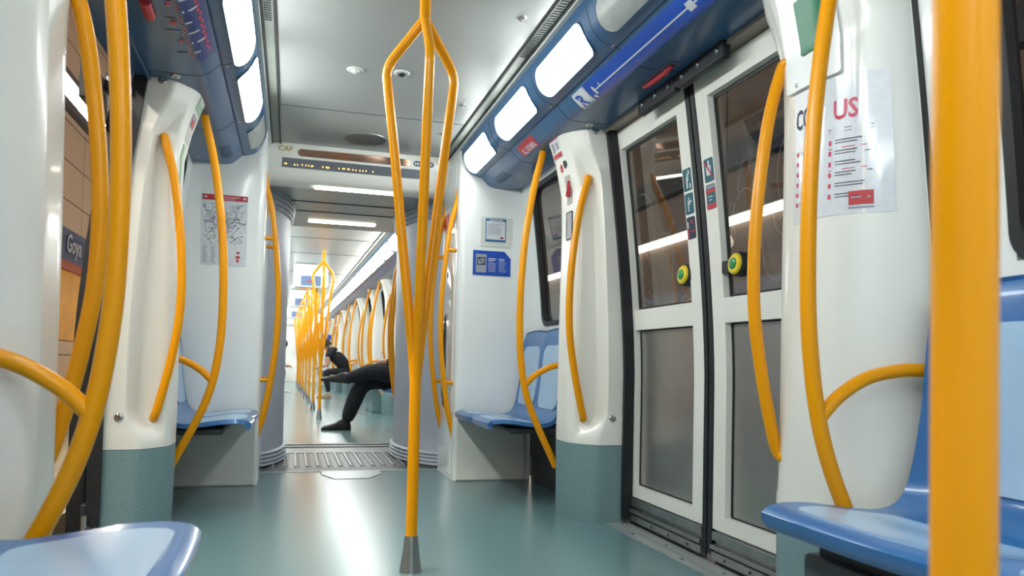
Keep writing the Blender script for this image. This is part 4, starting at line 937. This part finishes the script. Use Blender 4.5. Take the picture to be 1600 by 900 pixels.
# ================================================================== CAR TWO (beyond the gangway)
before = set(o.name for o in D.objects)
Y0 = 6.95; YE = 22.5
struct('floor_second_car', box(-1.16, 1.16, Y0, 26, -0.04, 0.0), FLOOR)
ceiling_part(7.1, 26)
struct(num('trim'), box(-1.1, 1.1, Y0, 7.1, 1.97, 2.16), CRM, bevel=0.01)
struct(num('trim'), join(*[box(-0.519, 0.519, y, y + 0.006, CEIL - 0.003, CEIL + 0.01) for y in (8.9, 10.2, 12.5, 13.9, 16.1, 17.5, 19.7)]), DGR)
doors = [(9.15, 10.45), (12.5, 13.9), (16.1, 17.5), (19.73, 21.13)]
bays = [(7.48, 9.15), (10.45, 12.5), (13.9, 16.1), (17.5, 19.73), (21.13, 22.5)]
bayn = ['first', 'second', 'third', 'fourth', 'fifth']
for s in (-1, 1):
    side = 'right' if s > 0 else 'left'
    cove(s, 7.5, 26)
    struct(f'wall_{side}_second_car', join(*[curved(s, xw, a, b, 0, 1.0, 0.05, 6) for a, b in bays], *[curved(s, xw, a, b, 1.85, 1.95, 0.05, 2) for a, b in bays],
        *[curved(s, xw, a, a + (0.5 if i else 0.12), 1.0, 1.85, 0.05, 6) for i, (a, b) in enumerate(bays)], *[curved(s, xw, b - 0.5, b, 1.0, 1.85, 0.05, 6) for a, b in bays]), WHT, smooth=True)
    for i, (a, b) in enumerate(bays):
        wn = struct(num('window'), ring(S_wall(s), a + (0.5 if i else 0.12), b - 0.5, 0.99, 1.86, 0.028, 0.07, 0.008, 0.03, sg(s)), BLK, smooth=True)
        obj('window_pane', curved(s, lambda z: xw(z) + 0.02, a + 0.1, b - 0.45, 1.0, 1.85, 0.006, 6), GLASS, wn, smooth=True)
    for j, (a, b) in enumerate(doors):
        m = (a + b) / 2; door_leaf(s, a - 0.05, m - 0.03, far=True); door_leaf(s, m + 0.03, b + 0.05, far=True)
        struct(num('trim'), curved(s, lambda z: xd(z) - 0.004, m - 0.03, m + 0.03, 0.03, 1.885, 0.05), BLK, smooth=True)
        struct(num('trim'), box(s * 1.005, s * 1.12, a - 0.02, b + 0.02, 1.885, 1.955), BEIGE)
        if s > 0:
            on = ['first', 'second', 'third', 'fourth'][j]
            pillar(s, a, -1, f'white pillar on the near side of the {on} doorway beyond the gangway', False)
            pillar(s, b, 1, f'white pillar on the far side of the {on} doorway beyond the gangway', False)
            handle(s, a - 0.07, f'grab handle on the near side of the {on} doorway beyond the gangway', up=False)
            handle(s, b + 0.07, f'grab handle on the far side of the {on} doorway beyond the gangway')
            long_rail(s, a - 0.42, -1, f'tall bowed rail just before the {on} doorway beyond the gangway')
            long_rail(s, b + 0.42, 1, f'tall bowed rail just after the {on} doorway beyond the gangway')
    yl = 7.62; k = 0; ORD = 'first second third fourth fifth sixth seventh eighth ninth tenth eleventh twelfth thirteenth fourteenth fifteenth sixteenth seventeenth eighteenth nineteenth twentieth twenty-first twenty-second twenty-third twenty-fourth twenty-fifth'.split()
    while yl < 25.3:
        lamp(s, yl, yl + 0.665, f'{ORD[k]} lit lamp from the gangway in the {side} coving of the second car', r=0.03, group='receding row of coving lamps beyond the gangway, %s side' % side)
        yl += 0.76; k += 1
partition(1, 7.48, -1, 'white partition edge on the right just beyond the gangway', False)
partition(-1, 7.48, -1, 'white partition on the left just beyond the gangway', False)
partition(1, 22.5, 1, 'distant white partition at the far end of the second car, with a blue notice', False)
partition(-1, 22.5, 1, 'distant white partition at the far end of the second car, on the left', False)
tag(obj('blue_notice', box(0.69, 0.94, 22.485, 22.499, 1.32, 1.48), BLU), 'tiny blue notice on the distant right partition of the second car', 'sign')
gang_rail(1, 7.30, 'bowed yellow rail at the right edge of the gangway opening, far side')
gang_rail(1, 7.10, 'bowed yellow rail just inside the gangway opening on the right')
gang_rail(1, 22.42, 'distant bowed rail at the far end of the second car')
for i, (a, b) in enumerate(bays):
    n = 2 if i in (0, 4) else 3
    a2 = a + (0.02 if i == 0 else 0.52); b2 = b - (0.02 if i == 4 else 0.52)
    bench(1, a2, b2, n, f'blue seats in the {bayn[i]} right bay beyond the gangway', nv=8 * n, base=(i > 0), base_geo=KICK)
    if i: bench(-1, a2, b2, n, f'blue seats in the {bayn[i]} left bay beyond the gangway', nv=8 * n)
tag(obj('seat_box', box(0.80, 1.09, 7.9, 8.55, 0, 0.375), DGR, bevel=0.01), 'dark box under the seat of the cross-legged person', 'box')
lab = ['nearest', 'second', 'third', 'fourth', 'fifth', 'sixth', 'seventh', 'eighth']
for k, y in enumerate((9.85, 11.7, 13.4, 15.2, 17.0, 18.8, 20.6, 22.2)):
    trident(0.0, y, f'three-branched yellow pole beyond the gangway, {lab[k]} of that row', n=12)
for k, (y, zz) in enumerate(((11.3, 1.62), (15.6, 1.62), (19.9, 1.62))):
    t = thing('ceiling_screen', (-0.17, y, 1.70), ['larger white ceiling screen behind the nearest far pole', 'second white ceiling screen down the far car', 'smallest and farthest white ceiling screen'][k], 'screen', 'hanging screens beyond the gangway')
    obj('screen_case', join(box(-0.34, 0.14, y, y + 0.28, 1.79, 2.139)), GWH, t, bevel=0.03)
    obj('screen_panel', box(-0.24, 0.04, y - 0.006, y + 0.002, 1.82, 1.96), mat('screen_glow', (0.10, 0.16, 0.28), 0.3, emit=0.4), t)
    obj('screen_mark', box(-0.16, -0.02, y - 0.009, y - 0.005, 1.87, 1.89), RED, t)
struct('wall_end_second_car', join(box(-0.589, 0.589, 23.05, 23.2, 1.93, 2.15), box(-1.16, -0.45, 26, 26.1, 0, 2.2), box(0.45, 1.16, 26, 26.1, 0, 2.2), box(-0.45, 0.45, 26, 26.1, 1.9, 2.2), box(-0.45, 0.45, 26.3, 26.4, 0, 2.2)), WHT)

# ------------------------------------------------------------------ people
def skin_mesh(name, J, E, m, parent=None, sub=2):
    me = D.meshes.new(name); base = ORG[parent.name] if parent else Vector((0, 0, 0))
    names = list(J); me.from_pydata([tuple(Vector(J[k][:3]) - base) for k in names], [(names.index(a), names.index(b)) for a, b in E], [])
    o = D.objects.new(name, me); COL.objects.link(o)
    md = o.modifiers.new('s', 'SKIN'); me.skin_vertices[0].data[0].use_root = True
    for i, k in enumerate(names):
        r = J[k][3]; r2 = J[k][4] if len(J[k]) > 4 else r; me.skin_vertices[0].data[i].radius = (r, r2)
    sb = o.modifiers.new('u', 'SUBSURF'); sb.levels = sub; sb.render_levels = sub
    dg = bpy.context.evaluated_depsgraph_get(); me2 = D.meshes.new_from_object(o.evaluated_get(dg))
    me2.materials.clear(); me2.materials.append(m)
    for p in me2.polygons: p.use_smooth = True
    D.objects.remove(o); o = D.objects.new(name, me2); COL.objects.link(o); me2.name = name
    if parent: o.parent = parent
    ORG[o.name] = base; return o
def shoe(parent, heel, toe, m, h=0.07):
    heel, toe = Vector(heel), Vector(toe); d = (toe - heel).normalized(); up = Vector((0, 0, 1)); up = (up - d * up.dot(d)).normalized(); w = d.cross(up); L = (toe - heel).length
    prof = [(0.0, 0.028, 0.6), (0.04, 0.036, 1.0), (0.2, 0.037, 1.25), (0.38, 0.036, 1.1), (0.55, 0.042, 0.78), (0.75, 0.047, 0.60), (0.9, 0.040, 0.48), (1.0, 0.018, 0.3)]
    V, F = [], []; n = 12
    for t, ww, hh in prof:
        for k in range(n):
            a = 2 * math.pi * k / n; x = math.cos(a) * ww; z = max(0.0, 0.35 + 0.65 * math.sin(a)) * h * hh if math.sin(a) > -0.5 else 0.0
            V.append(tuple(heel + d * (L * t) + w * x + up * z))
    for i in range(len(prof) - 1):
        for k in range(n): F.append((i * n + k, i * n + (k + 1) % n, (i + 1) * n + (k + 1) % n, (i + 1) * n + k))
    F.append(tuple(range(n))[::-1]); F.append(tuple(range((len(prof) - 1) * n, len(prof) * n)))
    obj('shoe', (V, F), m, parent, smooth=True)
def head_geo(c, f, up=Vector((0, 0, 1))):
    # face-bearing head: ellipsoid rings with nose, brow, chin and ears; f = facing direction
    c = Vector(c); f = Vector(f).normalized(); up = (Vector(up) - f * Vector(up).dot(f)).normalized(); w = up.cross(f); V, F = [], []; nz, n = 16, 24
    for i in range(nz + 1):
        t = i / nz; z = -0.115 + 0.235 * t; r = math.sqrt(max(0.0004, 1 - ((z - 0.012) / 0.128) ** 2)); taper = 0.80 + 0.20 * min(1, max(0, (z + 0.11) / 0.10))
        for k in range(n):
            a = 2 * math.pi * k / n; x = math.cos(a) * 0.098 * r * (taper if math.cos(a) < 0 else (0.9 + 0.1 * taper)); y = math.sin(a) * 0.076 * r * taper
            if math.cos(a) > 0.93:
                x += 0.022 * max(0, 1 - abs(z + 0.018) / 0.028) + 0.006 * max(0, 1 - abs(z - 0.03) / 0.012) + 0.006 * max(0, 1 - abs(z + 0.06) / 0.012)
            if 0.75 < math.cos(a) < 0.97 and abs(z - 0.012) < 0.012: x -= 0.008
            V.append(tuple(c + f * x + w * y + up * z))
    for i in range(nz):
        for k in range(n): F.append((i * n + k, i * n + (k + 1) % n, (i + 1) * n + (k + 1) % n, (i + 1) * n + k))
    F.append(tuple(range(n))[::-1]); F.append(tuple(range(nz * n, (nz + 1) * n)))
    g = [(V, F)]
    for sd in (-1, 1): g.append(lathe(c + w * (sd * 0.073) - f * 0.01, [(0.006, -0.004), (0.026, 0.0), (0.028, 0.008), (0.018, 0.012)], 10, a=f * 0.7, b=up, d=w * sd))
    return join(*g)
def hair_geo(c, f, up=Vector((0, 0, 1)), long=0.0):
    c = Vector(c); f = Vector(f).normalized(); up = (Vector(up) - f * Vector(up).dot(f)).normalized(); w = up.cross(f); V, F = [], []; nz, n = 10, 24
    for i in range(nz + 1):
        t = i / nz; th = math.pi / 2 * t
        for k in range(n):
            a = 2 * math.pi * k / n; front = max(0, math.cos(a)); low = 0.055 * front - (0.06 + long) * (1 - front) + 0.0; z = 0.142 - (0.142 - low) * (1 - math.sin(th)) if t < 1 else 0.142
            r = math.sqrt(max(0.0, 1 - (max(z, 0) / 0.1425) ** 2)) * 1.10
            V.append(tuple(c + f * (math.cos(a) * 0.099 * r - 0.006) + w * (math.sin(a) * 0.08 * r) + up * z))
    for i in range(nz):
        for k in range(n): F.append((i * n + k, i * n + (k + 1) % n, (i + 1) * n + (k + 1) % n, (i + 1) * n + k))
    F.append(tuple(range(nz * n, (nz + 1) * n))); return V, F
def hand(parent, wrist, direction, side, m=SKIN):
    w = Vector(wrist); d = Vector(direction).normalized(); sd = Vector(side); sd = (sd - d * sd.dot(d)).normalized(); dn_ = d.cross(sd)
    if dn_.z > 0: dn_ = -dn_
    g = [tube([w - d * 0.02, w + d * 0.03, w + d * 0.085], lambda t: 0.024 + 0.012 * math.sin(math.pi * min(1, t * 1.1)), 12, 5)]
    for k, (o, l) in enumerate(((-0.027, 0.062), (-0.009, 0.074), (0.009, 0.070), (0.026, 0.054))):
        b = w + d * 0.075 + sd * o; g.append(tube([b, b + d * l * 0.4 + dn_ * 0.006, b + d * l * 0.75 + dn_ * 0.022, b + d * l * 0.85 + dn_ * 0.042], lambda t: 0.0085 - 0.002 * t, 8, 4))
    b = w + d * 0.03 + sd * -0.028; g.append(tube([b, b + d * 0.025 - sd * 0.02, b + d * 0.055 - sd * 0.022 + dn_ * 0.012], lambda t: 0.0105 - 0.003 * t, 8, 4))
    obj('hand', join(*g), m, parent, smooth=True)

# cross-legged passenger on the right, just beyond the gangway
P1 = thing('person', (0.80, 8.32, 0.0), 'person in black sitting cross-legged on the right just beyond the gangway', 'person')
J = {'pel': (0.86, 8.33, 0.60, 0.155, 0.13), 'hl': (0.80, 8.42, 0.54, 0.115, 0.11), 'kl': (0.38, 8.36, 0.53, 0.108), 'cl': (0.31, 8.34, 0.38, 0.100), 'al': (0.20, 8.325, 0.075, 0.072),
     'hr': (0.80, 8.22, 0.58, 0.12, 0.115), 'kr': (0.43, 8.18, 0.645, 0.095), 'cr': (0.31, 8.24, 0.585, 0.080), 'ar': (0.18, 8.29, 0.55, 0.066)}
legs = skin_mesh('trousers', {**J}, [('pel', 'hl'), ('hl', 'kl'), ('kl', 'cl'), ('cl', 'al'), ('pel', 'hr'), ('hr', 'kr'), ('kr', 'cr'), ('cr', 'ar')], CLOTH, P1)
T = {'pel': (0.88, 8.33, 0.56, 0.15, 0.12), 'w': (0.90, 8.33, 0.72, 0.15, 0.11), 'ch': (0.91, 8.33, 0.93, 0.17, 0.12), 'n': (0.905, 8.33, 1.07, 0.085, 0.08), 'nk': (0.90, 8.33, 1.13, 0.055),
     'sl': (0.89, 8.52, 1.01, 0.065), 'el': (0.80, 8.56, 0.76, 0.050), 'wl': (0.60, 8.44, 0.72, 0.036), 'sr': (0.89, 8.14, 1.01, 0.065), 'er': (0.80, 8.08, 0.76, 0.050), 'wr': (0.60, 8.20, 0.745, 0.036)}
skin_mesh('jacket', T, [('pel', 'w'), ('w', 'ch'), ('ch', 'n'), ('n', 'nk'), ('n', 'sl'), ('sl', 'el'), ('el', 'wl'), ('n', 'sr'), ('sr', 'er'), ('er', 'wr')], CLOTH, P1)
obj('head', head_geo((0.875, 8.33, 1.27), (-1, 0, -0.25)), SKIN, P1, smooth=True); obj('hair', hair_geo((0.875, 8.33, 1.27), (-1, 0, -0.25)), HAIR, P1, smooth=True)
obj('neck', tube([(0.90, 8.33, 1.08), (0.885, 8.33, 1.20)], 0.05, 14, 1), SKIN, P1, smooth=True)
hand(P1, (0.60, 8.44, 0.72), (-1, -0.3, -0.1), (0, 1, 0)); hand(P1, (0.60, 8.20, 0.745), (-1, 0.3, -0.1), (0, -1, 0))
shoe(P1, (0.255, 8.325, 0.0), (-0.055, 8.30, 0.0), SHOE, 0.10); shoe(P1, (0.235, 8.29, 0.495), (-0.075, 8.31, 0.525), SHOE, 0.10)
tag(obj('shoulder_bag', join(box(0.66, 0.90, 7.86, 8.02, 0.46, 0.66)), mat('bag_black', (0.015, 0.015, 0.018), 0.7, noise=0.2), bevel=0.03), 'black bag on the seat beside the cross-legged person', 'bag')

def sitter(x, y, s, top, pants, shoes, label, hair=HAIR, lean=0.35):
    # seated person facing the aisle (direction -s), leaning forward with forearms on the thighs
    P = thing('person', (x, y, 0.0), label, 'person'); f = -s
    hx = x; Z = 0.54
    skin_mesh('trousers', {'p': (hx, y, Z + 0.03, 0.14, 0.12), 'hl': (hx + f * 0.06, y + 0.09, Z - 0.01, 0.085), 'kl': (hx + f * 0.44, y + 0.13, 0.52, 0.062), 'cl': (hx + f * 0.43, y + 0.13, 0.34, 0.055), 'al': (hx + f * 0.37, y + 0.13, 0.12, 0.042),
        'hr': (hx + f * 0.06, y - 0.09, Z - 0.01, 0.085), 'kr': (hx + f * 0.44, y - 0.13, 0.52, 0.062), 'cr': (hx + f * 0.43, y - 0.13, 0.34, 0.055), 'ar': (hx + f * 0.39, y - 0.13, 0.12, 0.042)},
        [('p', 'hl'), ('hl', 'kl'), ('kl', 'cl'), ('cl', 'al'), ('p', 'hr'), ('hr', 'kr'), ('kr', 'cr'), ('cr', 'ar')], pants, P)
    cx = hx + f * lean
    body = skin_mesh('shirt', {'p': (hx, y, Z, 0.14, 0.12), 'w': (hx + f * lean * 0.35, y, 0.70, 0.17, 0.14), 'c': (hx + f * lean * 0.8, y, 0.87, 0.19, 0.15), 'n': (cx, y, 0.96, 0.09),
        'sl': (cx - f * 0.03, y + 0.18, 0.92, 0.062), 'ml': (cx + f * 0.05, y + 0.20, 0.80, 0.052), 'sr': (cx - f * 0.03, y - 0.18, 0.92, 0.062), 'mr': (cx + f * 0.05, y - 0.20, 0.80, 0.052)},
        [('p', 'w'), ('w', 'c'), ('c', 'n'), ('n', 'sl'), ('sl', 'ml'), ('n', 'sr'), ('sr', 'mr')], top, P)
    for q in (1, -1):
        skin_mesh('arm', {'a': (cx + f * 0.045, y + q * 0.20, 0.82, 0.042), 'e': (cx + f * 0.03, y + q * 0.19, 0.66, 0.038), 'w': (cx + f * 0.20, y + q * 0.08, 0.60, 0.026)}, [('a', 'e'), ('e', 'w')], SKIN, P)
        hand(P, (cx + f * 0.20, y + q * 0.08, 0.60), (f, -q * 0.4, -0.1), (0, q, 0))
    hc = (cx + f * 0.10, y, 1.06); fd = (f, 0, -0.75)
    obj('neck', tube([(cx, y, 0.95), (cx + f * 0.07, y, 1.02)], 0.048, 12, 1), SKIN, P, smooth=True)
    obj('head', head_geo(hc, fd), SKIN, P, smooth=True); obj('hair', hair_geo(hc, fd, long=0.02), hair, P, smooth=True)
    for q in (0.13, -0.13): shoe(P, (hx + f * 0.34, y + q, 0.0), (hx + f * 0.61, y + q, 0.0), shoes, 0.075)
    return P
sitter(0.82, 15.2, 1, CLOTH, CLOTH, TAN, 'person in black leaning forward on the distant right seats', lean=0.38)
sitter(-0.84, 17.9, -1, CORAL, CLOTH, PALE, 'person in a coral top and dark trousers seated on the distant left', lean=0.30)

# the second car sits slightly turned to the first
A = math.radians(0.85); piv = Vector((0.02, 6.1, 0)); M_ = Matrix.Translation(piv) @ Matrix.Rotation(A, 4, 'Z') @ Matrix.Translation(-piv)
for o in list(D.objects):
    if o.name in before or o.parent is not None: continue
    o.location = M_ @ o.location; o.rotation_euler = (0, 0, A)
